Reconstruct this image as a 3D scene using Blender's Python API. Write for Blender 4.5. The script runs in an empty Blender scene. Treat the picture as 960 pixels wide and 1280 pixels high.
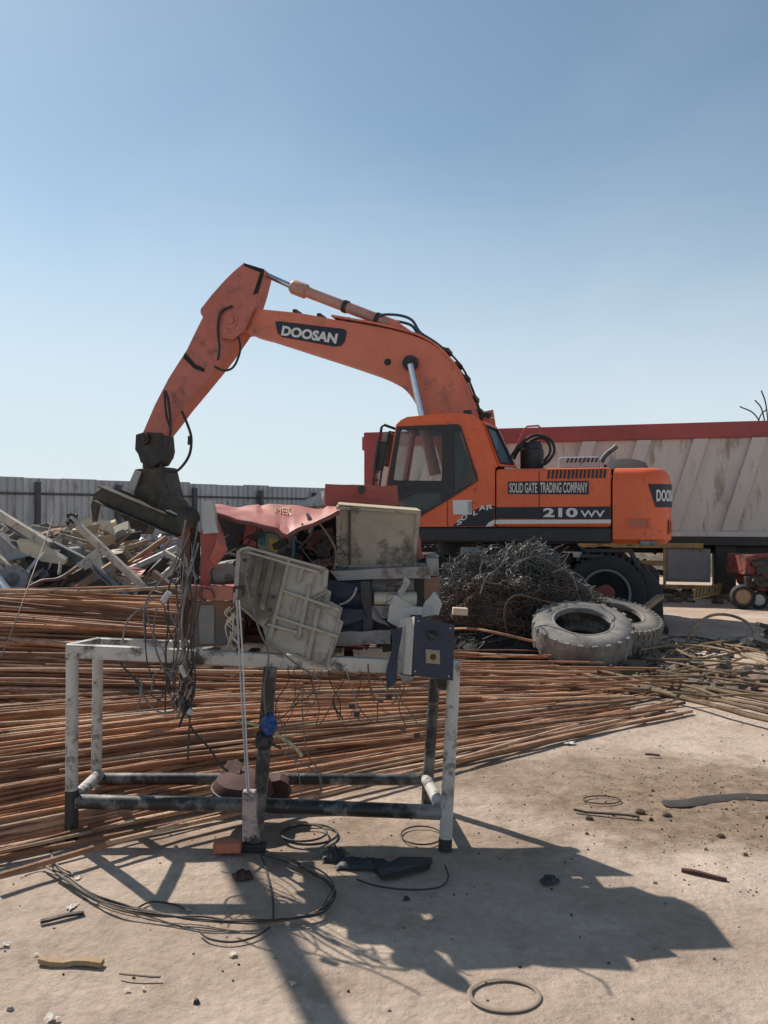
import bpy, bmesh, math, random
from mathutils import Vector, Matrix, noise
from mathutils.geometry import tessellate_polygon
random.seed(7)
R = math.radians
V = Vector
sc = bpy.context.scene
COL = sc.collection

# ------------------------------------------------------------ camera, light, exposure
FPX, CX, HY, CH = 985.0, 480.0, 645.0, 1.55          # focal length in px, centre column, horizon row, eye height
cam = bpy.data.cameras.new('camera')
cam.sensor_fit = 'VERTICAL'; cam.sensor_height = 36; cam.lens = FPX / 1280 * 36
cam.clip_start = .05; cam.clip_end = 3000
cam_o = bpy.data.objects.new('camera', cam); COL.objects.link(cam_o)
cam_o.location = (0, 0, CH); cam_o.rotation_euler = (R(90) + math.atan((HY - 640) / FPX), 0, 0)
sc.camera = cam_o

SUN = V((-0.68, 0.72, 1.0)).normalized()
elev = math.asin(SUN.z); azim = math.atan2(SUN.x, SUN.y)
w = bpy.data.worlds.new('World'); sc.world = w; w.use_nodes = True
nt = w.node_tree
sky = nt.nodes.new('ShaderNodeTexSky'); sky.sky_type = 'NISHITA'; sky.sun_disc = False
sky.sun_elevation = elev; sky.sun_rotation = azim
sky.altitude = 100; sky.air_density = 1.0; sky.dust_density = 0.35; sky.ozone_density = 1.1
bg = nt.nodes['Background']; bg.inputs[1].default_value = 0.112
wt = nt.nodes.new('ShaderNodeTexCoord'); wx = nt.nodes.new('ShaderNodeSeparateXYZ'); nt.links.new(wt.outputs['Generated'], wx.inputs[0])
wr = nt.nodes.new('ShaderNodeMapRange'); wr.interpolation_type = 'SMOOTHERSTEP'       # dusty pale air low in the sky
wr.inputs['From Min'].default_value = -.02; wr.inputs['From Max'].default_value = .5; wr.inputs['To Min'].default_value = .9; wr.inputs['To Max'].default_value = 0
wm = nt.nodes.new('ShaderNodeMix'); wm.data_type = 'RGBA'; nt.links.new(wx.outputs['Z'], wr.inputs['Value']); wn = nt.nodes.new('ShaderNodeTexNoise'); wn.inputs['Scale'].default_value = 2.2; wn.inputs['Detail'].default_value = 5; wn.inputs['Roughness'].default_value = .5; wn.inputs['Distortion'].default_value = .4
wmp = nt.nodes.new('ShaderNodeMapping'); wmp.inputs['Scale'].default_value = (1, 1, 2.2); nt.links.new(wt.outputs['Generated'], wmp.inputs[0]); nt.links.new(wmp.outputs[0], wn.inputs['Vector'])
wa = nt.nodes.new('ShaderNodeMath'); wa.operation = 'MULTIPLY_ADD'; wa.inputs[1].default_value = .5; wa.inputs[2].default_value = -.24; nt.links.new(wn.outputs['Fac'], wa.inputs[0])
wb = nt.nodes.new('ShaderNodeMath'); wb.operation = 'ADD'; wb.use_clamp = True; nt.links.new(wa.outputs[0], wb.inputs[0]); nt.links.new(wr.outputs[0], wb.inputs[1]); nt.links.new(wb.outputs[0], wm.inputs[0])
tint = nt.nodes.new('ShaderNodeMix'); tint.data_type = 'RGBA'; tint.blend_type = 'MULTIPLY'; tint.inputs[0].default_value = 1; tint.inputs[7].default_value = (.88, 1.0, .96, 1)
hs_ = nt.nodes.new('ShaderNodeHueSaturation'); hs_.inputs['Saturation'].default_value = .86; hs_.inputs['Value'].default_value = .78; nt.links.new(sky.outputs[0], hs_.inputs['Color']); nt.links.new(hs_.outputs[0], tint.inputs[6]); nt.links.new(tint.outputs[2], wm.inputs[6]); wm.inputs[7].default_value = (4.75, 5.35, 5.85, 1); nt.links.new(wm.outputs[2], bg.inputs[0])
sun = bpy.data.lights.new('sun', 'SUN'); sun.energy = 4.3; sun.angle = R(.5); sun.color = (1, .91, .80)
so = bpy.data.objects.new('sun', sun); COL.objects.link(so)
so.rotation_euler = SUN.to_track_quat('Z', 'Y').to_euler(); so.location = (0, 0, 30)
vs = sc.view_settings; vs.view_transform = 'Standard'; vs.look = 'None'; vs.gamma = 1; vs.use_curve_mapping = False
vs.exposure = 0.40

# ------------------------------------------------------------ materials
MATS = {}
def M(name, c1, c2=None, scale=6, rough=.6, metal=0, bump=.15, bscale=None, rust=None, rscale=4, ramt=.45, rand=0, wear=None, coat=0, stretch=None, detail=8):
    """noise-mixed colour c1/c2, optional rust patches, optional per-object brightness spread"""
    if name in MATS: return MATS[name]
    m = bpy.data.materials.new(name); m.use_nodes = True; MATS[name] = m
    n = m.node_tree.nodes; l = m.node_tree.links; b = n['Principled BSDF']
    tc = n.new('ShaderNodeTexCoord'); src = tc.outputs['Object']
    if rand:
        oi = n.new('ShaderNodeObjectInfo')
        ad = n.new('ShaderNodeVectorMath'); ad.operation = 'ADD'
        ml = n.new('ShaderNodeMath'); ml.operation = 'MULTIPLY'; ml.inputs[1].default_value = 37
        l.new(oi.outputs['Random'], ml.inputs[0]); l.new(src, ad.inputs[0]); l.new(ml.outputs[0], ad.inputs[1]); src = ad.outputs[0]
    if stretch:
        mp = n.new('ShaderNodeMapping'); mp.inputs['Scale'].default_value = stretch; l.new(src, mp.inputs[0]); src = mp.outputs[0]
    def noi(s, d=detail, r=.62):
        t = n.new('ShaderNodeTexNoise'); t.inputs['Scale'].default_value = s; t.inputs['Detail'].default_value = d
        t.inputs['Roughness'].default_value = r; l.new(src, t.inputs['Vector']); return t.outputs['Fac']
    def ramp(fac, a, c, ca=(0,0,0,1), cb=(1,1,1,1)):
        r = n.new('ShaderNodeValToRGB'); r.color_ramp.elements[0].position = a; r.color_ramp.elements[1].position = c
        r.color_ramp.elements[0].color = ca; r.color_ramp.elements[1].color = cb; l.new(fac, r.inputs[0]); return r.outputs[0]
    c2 = c2 or tuple(x * .72 for x in c1)
    col = ramp(noi(scale), .34, .66, (*c2, 1), (*c1, 1))
    if rand:
        hs = n.new('ShaderNodeHueSaturation'); mr = n.new('ShaderNodeMapRange')
        mr.inputs['To Min'].default_value = 1 - rand; mr.inputs['To Max'].default_value = 1 + rand
        l.new(oi.outputs['Random'], mr.inputs['Value']); l.new(mr.outputs[0], hs.inputs['Value']); l.new(col, hs.inputs['Color']); col = hs.outputs[0]
    if rust:
        mx = n.new('ShaderNodeMix'); mx.data_type = 'RGBA'
        p = 1 - ramt
        l.new(ramp(noi(rscale, 10, .7), p - .06, p + .05), mx.inputs[0]); l.new(col, mx.inputs[6])
        l.new(ramp(noi(scale * 3), .3, .7, (*[x * .6 for x in rust], 1), (*rust, 1)), mx.inputs[7]); col = mx.outputs[2]
    l.new(col, b.inputs['Base Color'])
    rr = n.new('ShaderNodeMapRange'); rr.inputs['To Min'].default_value = max(.05, rough - .12); rr.inputs['To Max'].default_value = min(1, rough + .18)
    l.new(noi(scale * 2.3), rr.inputs['Value']); l.new(rr.outputs[0], b.inputs['Roughness'])
    b.inputs['Metallic'].default_value = metal
    if coat: b.inputs['Coat Weight'].default_value = coat
    if bump:
        bp = n.new('ShaderNodeBump'); bp.inputs['Strength'].default_value = bump; bp.inputs['Distance'].default_value = .02
        l.new(noi(bscale or scale * 4), bp.inputs['Height']); l.new(bp.outputs[0], b.inputs['Normal'])
    return m
RUST = (.20, .085, .045)
ORANGE = M('orange_paint', (.80, .145, .045), (.71, .12, .038), 3, .42, bump=.05, rust=(.34, .12, .06), rscale=11, ramt=.37)
BOOM = M('faded_orange_paint', (.68, .20, .115), (.57, .155, .09), 1.6, .5, bump=.05, rust=(.42, .16, .10), rscale=3.5, ramt=.38)
ARMM = M('dull_red_orange_paint', (.54, .165, .115), (.42, .125, .09), 1.8, .55, bump=.06, rust=(.30, .12, .09), rscale=4, ramt=.40)
CYLP = M('dusty_cylinder_paint', (.50, .27, .21), (.40, .21, .17), 5, .6, bump=.05)
CHROME = M('steel_rod', (.55, .60, .66), (.45, .5, .56), 8, .18, .9, 0)
BLACK = M('black_paint', (.028, .029, .032), (.02, .02, .022), 6, .5, bump=.08)
DARK = M('dirty_dark_steel', (.055, .05, .045), (.03, .028, .026), 7, .6, .3, .25, rust=(.10, .06, .04), rscale=6, ramt=.42)
GRAP = M('worn_grapple_steel', (.085, .075, .055), (.045, .04, .034), 6, .55, .4, .25, rust=(.16, .11, .07), rscale=5, ramt=.40)
RUBBER = M('rubber_hose', (.025, .027, .03), None, 10, .55, bump=.05)
TYRE = M('dusty_tyre_rubber', (.23, .218, .20), (.10, .095, .09), 5, .85, bump=.25, rust=(.31, .285, .255), rscale=3, ramt=.46)
TYREDK = M('tyre_rubber', (.03, .03, .031), (.02, .02, .02), 6, .8, bump=.2)
REDRIM = M('red_hub_paint', (.25, .045, .035), (.15, .03, .028), 8, .6)
NAVY = M('navy_decal', (.012, .014, .030), (.010, .011, .022), 3, .45, bump=0)
WHITE = M('white_decal', (.72, .72, .70), (.62, .62, .60), 20, .5, bump=0)
CREAMD = M('cream_decal', (.66, .62, .55), (.55, .5, .45), 20, .5, bump=0)
CORR = M('galvanised_sheet', (.47, .50, .51), (.38, .41, .42), 1.1, .5, .25, .03, rand=.13, stretch=(2, 1, .5), rust=(.30, .25, .21), rscale=2.4, ramt=.40)
FPOST = M('dark_fence_steel', (.085, .09, .10), None, 6, .6)
TRW = M('dusty_white_trailer_paint', (.62, .57, .51), (.46, .42, .375), 1.0, .6, bump=.05, rust=(.42, .35, .28), rscale=2.0, ramt=.42, stretch=(2.4, 1, .5))
TRR = M('dull_red_trailer_paint', (.38, .075, .07), (.28, .06, .06), 2, .55, bump=.05, rust=(.17, .07, .06), ramt=.36)
YEL = M('ochre_side_guard', (.44, .29, .10), (.24, .16, .07), 6, .7, rust=(.14,.10,.07), rscale=5, ramt=.42)
GBOX = M('grey_storage_box_steel', (.25, .25, .25), (.19, .19, .19), 3, .6)
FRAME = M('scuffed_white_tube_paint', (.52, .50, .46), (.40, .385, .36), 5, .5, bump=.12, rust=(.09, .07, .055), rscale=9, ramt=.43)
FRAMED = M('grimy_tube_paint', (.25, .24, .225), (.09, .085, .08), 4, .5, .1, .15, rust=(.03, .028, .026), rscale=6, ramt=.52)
PINK = M('faded_red_sheet_paint', (.44, .14, .105), (.33, .095, .075), 4, .5, bump=.12, bscale=9, rust=(.26, .15, .11), rscale=5, ramt=.38)
REDS = M('red_sheet_paint', (.36, .075, .06), (.27, .06, .05), 4, .5, bump=.12, rust=(.16, .08, .06), rscale=5, ramt=.38)
GRYP = M('dirty_grey_plastic', (.40, .365, .30), (.29, .262, .215), 5, .55, bump=.1, rust=(.13, .11, .085), rscale=4, ramt=.44)
DIRTP = M('mud_caked_plastic', (.20, .16, .115), (.075, .062, .05), 6, .7, bump=.35, rust=(.40, .34, .27), rscale=7, ramt=.40)
TANB = M('weathered_tan_enclosure', (.36, .31, .235), (.25, .215, .165), 4, .6, bump=.12, rust=(.10, .075, .055), rscale=6, ramt=.44)
TANBX = M('brown_box_paint', (.27, .13, .075), (.16, .10, .07), 2.5, .6, bump=.1, rust=(.13, .12, .11), rscale=3, ramt=.48)
GSTEEL = M('grey_steel', (.26, .265, .27), (.17, .175, .18), 6, .5, .3, .15, rust=(.12, .09, .07), rscale=6, ramt=.40)
LGREY = M('light_grey_steel', (.42, .43, .42), (.33, .33, .32), 6, .5, .1, .15, rust=(.2, .15, .11), rscale=6, ramt=.38)
NAVYP = M('dark_blue_plastic', (.016, .028, .062), (.011, .018, .04), 6, .5, bump=.08)
CREAM = M('cream_plastic', (.62, .57, .47), (.5, .46, .38), 6, .5, bump=.1)
WIREG = M('grey_wire', (.20, .20, .19), (.10, .10, .10), 12, .5, .3, 0, rand=.3)
WIREB = M('brown_wire', (.16, .10, .065), (.08, .055, .04), 12, .6, .2, 0, rand=.3)
WIRED = M('dark_wire', (.035, .034, .034), None, 12, .6, 0, 0)
NET = M('galvanised_netting', (.17, .175, .16), (.05, .053, .05), 5, .5, .4, 0)
NETB = M('rusty_netting', (.20, .13, .09), (.09, .065, .05), 5, .7, .2, 0)
CORE = M('packed_wire_core', (.032, .030, .028), (.012, .012, .012), 9, .9, 0, .6)
STRAP = M('pale_strap', (.55, .56, .57), (.40, .40, .41), 9, .5)
WOOD = M('weathered_wood', (.40, .27, .15), (.26, .17, .10), 5, .75, bump=.25, stretch=(1, 1, 1))
PALEB = M('pale_board', (.62, .53, .38), (.5, .42, .30), 5, .7, bump=.15)
PALEM = M('pale_painted_beam', (.52, .47, .38), (.36, .32, .26), 6, .6, bump=.15, rust=(.15, .11, .08), rscale=8, ramt=.42)
BLUEG = M('blue_grey_steel', (.24, .25, .255), (.14, .147, .155), 5, .5, .2, .15, rust=(.13, .10, .08), rscale=6, ramt=.36)
BRICK = M('orange_brick', (.50, .17, .10), (.38, .13, .08), 14, .8, bump=.4)
BLUE = M('blue_paint', (.02, .09, .30), (.015, .05, .17), 10, .4, bump=.1)
MAROON = M('maroon_paint', (.085, .024, .02), (.045, .016, .014), 7, .8, bump=.2, rust=(.07, .05, .04), ramt=.45)
REBAR = [M('rusty_rod_orange', (.50, .245, .125), (.23, .11, .058), 5, .75, bump=.5, bscale=70, rand=.45, rust=(.36, .20, .12), rscale=2.2, ramt=.42),
         M('rusty_rod_brown', (.36, .185, .10), (.16, .08, .048), 5, .75, bump=.5, bscale=70, rand=.45, rust=(.32, .17, .10), rscale=2.5, ramt=.40),
         M('rusty_rod_pale', (.58, .41, .27), (.34, .20, .12), 5, .75, bump=.5, bscale=70, rand=.35, rust=(.16, .07, .045), rscale=2.5, ramt=.44)]
OLIVE = M('dull_ochre_rod', (.29, .205, .115), (.17, .115, .07), 5, .75, bump=.5, bscale=60, rand=.35, rust=(.15, .075, .045), rscale=3, ramt=.44)
STONE = M('pale_stone', (.42, .37, .32), (.30, .26, .22), 9, .9, bump=.3, rand=.3)
PAPER = M('scrap_paper', (.62, .58, .52), (.45, .41, .36), 9, .8, bump=.1)
RUBM = M('scrap_rubble', (.22, .17, .12), (.06, .05, .042), 5, .85, bump=.6, rust=(.34, .28, .20), rscale=6, ramt=.40)
def simple(name, **kw):
    m = bpy.data.materials.new(name); m.use_nodes = True; b = m.node_tree.nodes['Principled BSDF']
    for k, v in kw.items(): b.inputs[k.replace('_', ' ')].default_value = v
    return m
GLASS = simple('tinted_glass', Base_Color=(.70, .80, .80, 1), Roughness=.03, Transmission_Weight=1.0, IOR=1.35)
GLASS.node_tree.nodes['Principled BSDF'].inputs['Specular IOR Level'].default_value = .9
REFL = simple('red_reflector', Base_Color=(.55, .14, .10, 1), Roughness=.25)

# ------------------------------------------------------------ geometry helpers
def P(px, py, d):                         # image point at depth d (m) -> world
    return V(((px - CX) / FPX * d, d, CH + (HY - py) / FPX * d))
def G(px, py, z=0):                       # image point on the level z
    return P(px, py, (CH - z) * FPX / (py - HY))
class Fr:                                 # a vertical plane turned by theta; local axes u (along), v (into), z
    def __init__(s, ox, oy, deg):
        t = R(deg); s.o = V((ox, oy, 0)); s.t = t
        s.u = V((math.cos(t), -math.sin(t), 0)); s.v = V((math.sin(t), math.cos(t), 0))
    def px(s, x, y, off=0):
        D = V(((x - CX) / FPX, 1, (HY - y) / FPX)); C = V((0, 0, CH))
        t = (off + (s.o - C).dot(s.v)) / D.dot(s.v); p = C + D * t
        return V(((p - s.o).dot(s.u), off, p.z))
class MB:
    def __init__(s): s.v = []; s.f = []; s.m = []
    def add(s, vs_, fs, mi=0):
        b = len(s.v); s.v += [V(p) for p in vs_]; s.f += [tuple(b + i for i in f) for f in fs]; s.m += [mi] * len(fs); return s
    def box(s, c, size, rot=None, mi=0):
        c = V(c); hx, hy, hz = [q / 2 for q in size]
        ps = [V((x, y, z)) for x in (-hx, hx) for y in (-hy, hy) for z in (-hz, hz)]
        if rot is not None: ps = [rot @ p for p in ps]
        return s.add([c + p for p in ps], [(0,1,3,2),(4,6,7,5),(0,4,5,1),(2,3,7,6),(0,2,6,4),(1,5,7,3)], mi)
    def bb(s, x0, x1, y0, y1, z0, z1, mi=0):
        return s.box(((x0+x1)/2, (y0+y1)/2, (z0+z1)/2), (abs(x1-x0), abs(y1-y0), abs(z1-z0)), None, mi)
    def beam(s, a, b, wd, ht, up=V((0,0,1)), mi=0):
        a = V(a); b = V(b); x = (b - a).normalized()
        if abs(x.dot(up)) > .98: up = V((0,1,0))
        y = up.cross(x).normalized(); z = x.cross(y)
        rot = Matrix((x, y, z)).transposed()
        return s.box((a + b) / 2, ((b - a).length, wd, ht), rot, mi)
    def prism(s, ring, ext, holes=(), mi=0):          # planar ring (+holes) pushed along ext
        loops = [[V(p) for p in ring]] + [[V(p) for p in h] for h in holes]
        flat = [p for lp in loops for p in lp]; n = len(flat); ext = V(ext)
        tris = tessellate_polygon(loops)
        if not tris: return s
        nrm = V((0,0,0))
        for t in tris: nrm += (flat[t[1]] - flat[t[0]]).cross(flat[t[2]] - flat[t[0]])
        fs = []
        for t in tris:
            q = (flat[t[1]] - flat[t[0]]).cross(flat[t[2]] - flat[t[0]])
            t = tuple(t) if q.dot(ext) < 0 else tuple(reversed(t))
            fs.append(t); fs.append(tuple(n + i for i in reversed(t)))
        b = 0
        for lp in loops:
            k = len(lp)
            for i in range(k): j = (i + 1) % k; fs.append((b + i, b + j, n + b + j, n + b + i))
            b += k
        return s.add(flat + [p + ext for p in flat], fs, mi)
    def tube(s, pts, r, n=8, caps=True, mi=0, flat=1):
        pts = [V(p) for p in pts]; rs = r if isinstance(r, (list, tuple)) else [r] * len(pts)
        base = len(s.v); t0 = (pts[1] - pts[0]).normalized()
        up = V((0,0,1)) if abs(t0.z) < .9 else V((1,0,0)); x = t0.cross(up).normalized(); vsn = []
        for i, p in enumerate(pts):
            t = (pts[min(i+1, len(pts)-1)] - pts[max(i-1, 0)])
            t = t.normalized() if t.length > 1e-9 else t0
            x = (x - t * x.dot(t)); x = x.normalized() if x.length > 1e-6 else t.orthogonal().normalized()
            y = t.cross(x)
            for k in range(n):
                a = 2 * math.pi * k / n; vsn.append(p + (x * math.cos(a) + y * math.sin(a) * flat) * rs[i])
        fs = [(i*n+k, i*n+(k+1)%n, (i+1)*n+(k+1)%n, (i+1)*n+k) for i in range(len(pts)-1) for k in range(n)]
        if caps: fs += [tuple(range(n-1, -1, -1)), tuple((len(pts)-1)*n + k for k in range(n))]
        return s.add(vsn, fs, mi)
    def lathe(s, prof, c, axis, n=32, mi=0, closed=False):     # prof: (radius, along)
        c = V(c); ax = V(axis).normalized(); x = ax.orthogonal().normalized(); y = ax.cross(x); k = len(prof)
        vsn = [c + ax * h + (x * math.cos(2*math.pi*i/n) + y * math.sin(2*math.pi*i/n)) * r for i in range(n) for r, h in prof]
        fs = []
        for i in range(n):
            j = (i + 1) % n
            for q in range(k if closed else k - 1):
                q2 = (q + 1) % k; fs.append((i*k+q, j*k+q, j*k+q2, i*k+q2))
        if not closed:
            if prof[0][0] > 1e-6: fs.append(tuple(i*k for i in range(n-1, -1, -1)))
            if prof[-1][0] > 1e-6: fs.append(tuple(i*k + k-1 for i in range(n)))
        return s.add(vsn, fs, mi)
    def grid(s, fn, nu, nv, mi=0, thick=None):
        ps = [V(fn(i / nu, j / nv)) for i in range(nu + 1) for j in range(nv + 1)]
        fs = [(i*(nv+1)+j, (i+1)*(nv+1)+j, (i+1)*(nv+1)+j+1, i*(nv+1)+j+1) for i in range(nu) for j in range(nv)]
        if thick is not None:
            t = V(thick); n = len(ps); fs += [tuple(n + q for q in reversed(f)) for f in fs]
            ed = [(i*(nv+1), (i+1)*(nv+1)) for i in range(nu)] + [((i+1)*(nv+1)+nv, i*(nv+1)+nv) for i in range(nu)] \
               + [(j+1, j) for j in range(nv)] + [(nu*(nv+1)+j, nu*(nv+1)+j+1) for j in range(nv)]
            fs += [(a, b, n+b, n+a) for a, b in ed]; ps = ps + [p + t for p in ps]
        return s.add(ps, fs, mi)
ORG = {}
def obj(name, mb, mat, parent=None, bevel=0, smooth=False, fix=False, label=None, crumple=0, cuts=3):
    vs_ = mb.v
    if not vs_: return None
    lo = V([min(p[i] for p in vs_) for i in range(3)]); hi = V([max(p[i] for p in vs_) for i in range(3)])
    o0 = V(((lo.x + hi.x) / 2, (lo.y + hi.y) / 2, lo.z))
    me = bpy.data.meshes.new(name); me.from_pydata([p - o0 for p in vs_], [], mb.f)
    for m in (mat if isinstance(mat, (list, tuple)) else [mat]): me.materials.append(m)
    me.polygons.foreach_set('material_index', mb.m)
    if fix:
        bm = bmesh.new(); bm.from_mesh(me); bmesh.ops.recalc_face_normals(bm, faces=bm.faces); bm.to_mesh(me); bm.free()
    if crumple:
        bm = bmesh.new(); bm.from_mesh(me); bmesh.ops.triangulate(bm, faces=bm.faces); bmesh.ops.subdivide_edges(bm, edges=bm.edges, cuts=cuts, use_grid_fill=True)
        for v in bm.verts:
            p = v.co + o0; v.co += V((h(p.x*9, p.y*9, p.z*9 + 3), h(p.x*9 + 7, p.y*9, p.z*9), h(p.x*9, p.y*9 + 5, p.z*9))) * crumple + V((h(p.x*28, p.z*28, 1), h(p.z*28, p.x*28, 4), 0)) * crumple * .3
        bm.to_mesh(me); bm.free()
    if smooth:
        me.polygons.foreach_set('use_smooth', [True] * len(me.polygons)); me.set_sharp_from_angle(angle=R(38))
    me.update()
    o = bpy.data.objects.new(name, me); COL.objects.link(o)
    if parent is not None:
        o.parent = parent; o.location = o0 - ORG[parent.name]
    else: o.location = o0
    ORG[o.name] = o0
    if bevel:
        md = o.modifiers.new('edge', 'BEVEL'); md.width = bevel; md.segments = 2; md.limit_method = 'ANGLE'; md.angle_limit = R(40)
    if label: o['label'] = label
    return o
def tag(o, label, cat, group=None, kind=None):
    if kind != 'structure': o['label'] = label; o['category'] = cat
    if group: o['group'] = group
    if kind: o['kind'] = kind
    return o
def thing(name, label, cat, loc=(0,0,0), fr=None, group=None):
    o = bpy.data.objects.new(name, None); COL.objects.link(o); o.empty_display_size = .2
    if fr is not None: o.location = fr.o; o.rotation_euler = (0, 0, -fr.t); ORG[o.name] = V((0,0,0))
    else: o.location = loc; ORG[o.name] = V(loc)
    return tag(o, label, cat, group)
def one(name, mb, mat, label, cat, group=None, **k):      # a thing that is one mesh
    return tag(obj(name, mb, mat, None, **k), label, cat, group)
def cr(pts, n=6):                                         # Catmull-Rom through points
    pts = [V(p) for p in pts]
    if len(pts) < 3: return pts
    q = [pts[0] * 2 - pts[1]] + pts + [pts[-1] * 2 - pts[-2]]; out = []
    for i in range(1, len(q) - 2):
        for k in range(n):
            t = k / n; a, b, c, d = q[i-1:i+3]
            out.append(.5 * ((2*b) + (c-a)*t + (2*a-5*b+4*c-d)*t*t + (3*b-a-3*c+d)*t**3))
    return out + [pts[-1]]
def cable(pl, d, r, n=6, seg=6):                          # cable through image points, fixed or per-point depth
    return cr([P(x[0], x[1], x[2] if len(x) > 2 else d) for x in pl], seg)
def text(name, body, mat, parent, fn, offset=0.0, shear=0, thick=.004, space=1):
    """lettering mesh; fn maps (x, y in 0..1, t out) to a point of the parent's frame"""
    cu = bpy.data.curves.new(name, 'FONT'); cu.body = body; cu.size = 1; cu.offset = offset; cu.shear = shear; cu.space_character = space
    cu.resolution_u = 4; cu.extrude = .01
    to = bpy.data.objects.new(name, cu); COL.objects.link(to)
    dg = bpy.context.evaluated_depsgraph_get(); me = bpy.data.meshes.new_from_object(to.evaluated_get(dg))
    bpy.data.objects.remove(to); bpy.data.curves.remove(cu)
    xs = [v.co.x for v in me.vertices]; ys = [v.co.y for v in me.vertices]
    x0, x1, y0, y1 = min(xs), max(xs), min(ys), max(ys)
    mb = MB(); mb.add([fn((v.co.x-x0)/(x1-x0), (v.co.y-y0)/(y1-y0), thick if v.co.z > 0 else 0) for v in me.vertices], [tuple(p.vertices) for p in me.polygons])
    bpy.data.meshes.remove(me)
    return obj(name, mb, mat, parent)
def h(x, y=0, z=0): return noise.noise(V((x, y, z)))

# ------------------------------------------------------------ ground
def axis_pts(core0, core1, step, far):
    a = [core0 + i * step for i in range(int((core1 - core0) / step) + 1)]
    lo, hi, s = [], [], step
    x = a[0]
    while x > -far: s *= 1.45; x -= s; lo.append(x)
    s = step; x = a[-1]
    while x < far: s *= 1.45; x += s; hi.append(x)
    return lo[::-1] + a + hi
gx = axis_pts(-4, 5, .045, 900); gy = axis_pts(1.4, 10, .045, 1200)
def gz(x, y):
    f = 1 if -5 < x < 6 and 0 < y < 12 else .3
    z = .010 * h(x * .7, y * .7, 3) + .006 * h(x * 2.3, y * 2.3, 1) + .0025 * h(x * 9, y * 9, 5) + .0015 * h(x * 21, y * 21, 8)
    d = max(0, 1 - ((x - 2.0) ** 2 / 2.0 + (y - 4.3) ** 2 / .9))
    return f * z + d * .012 * abs(h(x * 14, y * 14, 2)) - .004
mb = MB(); nx, ny = len(gx), len(gy)
mb.add([(x, y, gz(x, y)) for x in gx for y in gy], [(i*ny+j, (i+1)*ny+j, (i+1)*ny+j+1, i*ny+j+1) for i in range(nx-1) for j in range(ny-1)])
gm = bpy.data.materials.new('dusty_ground'); gm.use_nodes = True
n = gm.node_tree.nodes; l = gm.node_tree.links; b = n['Principled BSDF']; tc = n.new('ShaderNodeNewGeometry')
def gn(s, d=8, r=.6, dist=0):
    t = n.new('ShaderNodeTexNoise'); t.inputs['Scale'].default_value = s; t.inputs['Detail'].default_value = d; t.inputs['Roughness'].default_value = r
    t.inputs['Distortion'].default_value = dist; l.new(tc.outputs['Position'], t.inputs['Vector']); return t.outputs['Fac']
def gr(fac, a, c, ca, cb):
    r = n.new('ShaderNodeValToRGB'); r.color_ramp.elements[0].position = a; r.color_ramp.elements[1].position = c
    r.color_ramp.elements[0].color = (*ca, 1); r.color_ramp.elements[1].color = (*cb, 1); l.new(fac, r.inputs[0]); return r.outputs[0]
def gmix(fac, a, c, mode='MIX'):
    m = n.new('ShaderNodeMix'); m.data_type = 'RGBA'; m.blend_type = mode
    if isinstance(fac, float): m.inputs[0].default_value = fac
    else: l.new(fac, m.inputs[0])
    l.new(a, m.inputs[6]); l.new(c, m.inputs[7]); return m.outputs[2]
base = gr(gn(.9, 10, .65, .6), .35, .66, (.36, .272, .208), (.58, .47, .385))
fine = gr(gn(26, 6, .7), .3, .7, (.80, .79, .78), (1.1, 1.1, 1.1))
col = gmix(1.0, base, fine, 'MULTIPLY')
spots = gr(gn(5, 12, .78), .54, .66, (0, 0, 0), (1, 1, 1))
dk = gr(gn(15, 4), .4, .6, (.20, .15, .115), (.27, .21, .165))
mm = n.new('ShaderNodeMath'); mm.operation = 'MULTIPLY'; mm.inputs[1].default_value = .55; l.new(spots, mm.inputs[0])
col = gmix(mm.outputs[0], col, dk)
# brown soil patch right of the stand
def blob(cx, cy, rx, ry, k=.55):
    vm = n.new('ShaderNodeMapping'); vm.inputs['Location'].default_value = (-cx / rx, -cy / ry, 0); vm.inputs['Scale'].default_value = (1 / rx, 1 / ry, 0)
    l.new(tc.outputs['Position'], vm.inputs[0]); ln = n.new('ShaderNodeVectorMath'); ln.operation = 'LENGTH'; l.new(vm.outputs[0], ln.inputs[0])
    a = n.new('ShaderNodeMath'); a.operation = 'ADD'; l.new(ln.outputs['Value'], a.inputs[0])
    ns = n.new('ShaderNodeMath'); ns.operation = 'MULTIPLY_ADD'; l.new(gn(2.2, 8, .7), ns.inputs[0]); ns.inputs[1].default_value = 1.6; ns.inputs[2].default_value = -.8
    l.new(ns.outputs[0], a.inputs[1]); r = gr(a.outputs[0], .6, 1.05, (1, 1, 1), (0, 0, 0))
    q = n.new('ShaderNodeMath'); q.operation = 'MULTIPLY'; q.inputs[1].default_value = k; l.new(r, q.inputs[0]); return q.outputs[0]
soil = gr(gn(11, 8, .7), .35, .65, (.15, .10, .068), (.31, .225, .155))
med = gr(gn(2.6, 10, .7), .56, .62, (0,0,0), (1,1,1)); m5 = n.new('ShaderNodeMath'); m5.operation = 'MULTIPLY'; m5.inputs[1].default_value = .38; l.new(med, m5.inputs[0]); col = gmix(m5.outputs[0], col, soil)
for bl in ((2.3, 4.2, 1.9, .85, 1.0), (1.1, 4.8, 1.5, .45, .75), (-.1, 3.75, 1.2, .35, .6), (4.5, 6.2, 1.6, .6, .6), (.2, 3.3, 1.4, .5, .3), (-1.2, 2.9, .9, .35, .3), (1.6, 2.9, .8, .3, .3)): col = gmix(blob(*bl), col, soil)
soilR = gr(gn(9, 8, .7), .35, .65, (.12, .07, .045), (.24, .14, .09))
for bl in ((-2.5, 6.2, 3.6, 2.6, .85), (1.5, 7.4, 2.6, 1.3, .7), (3.6, 7.6, 2.0, 1.0, .75)): col = gmix(blob(*bl), col, soilR)
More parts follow.
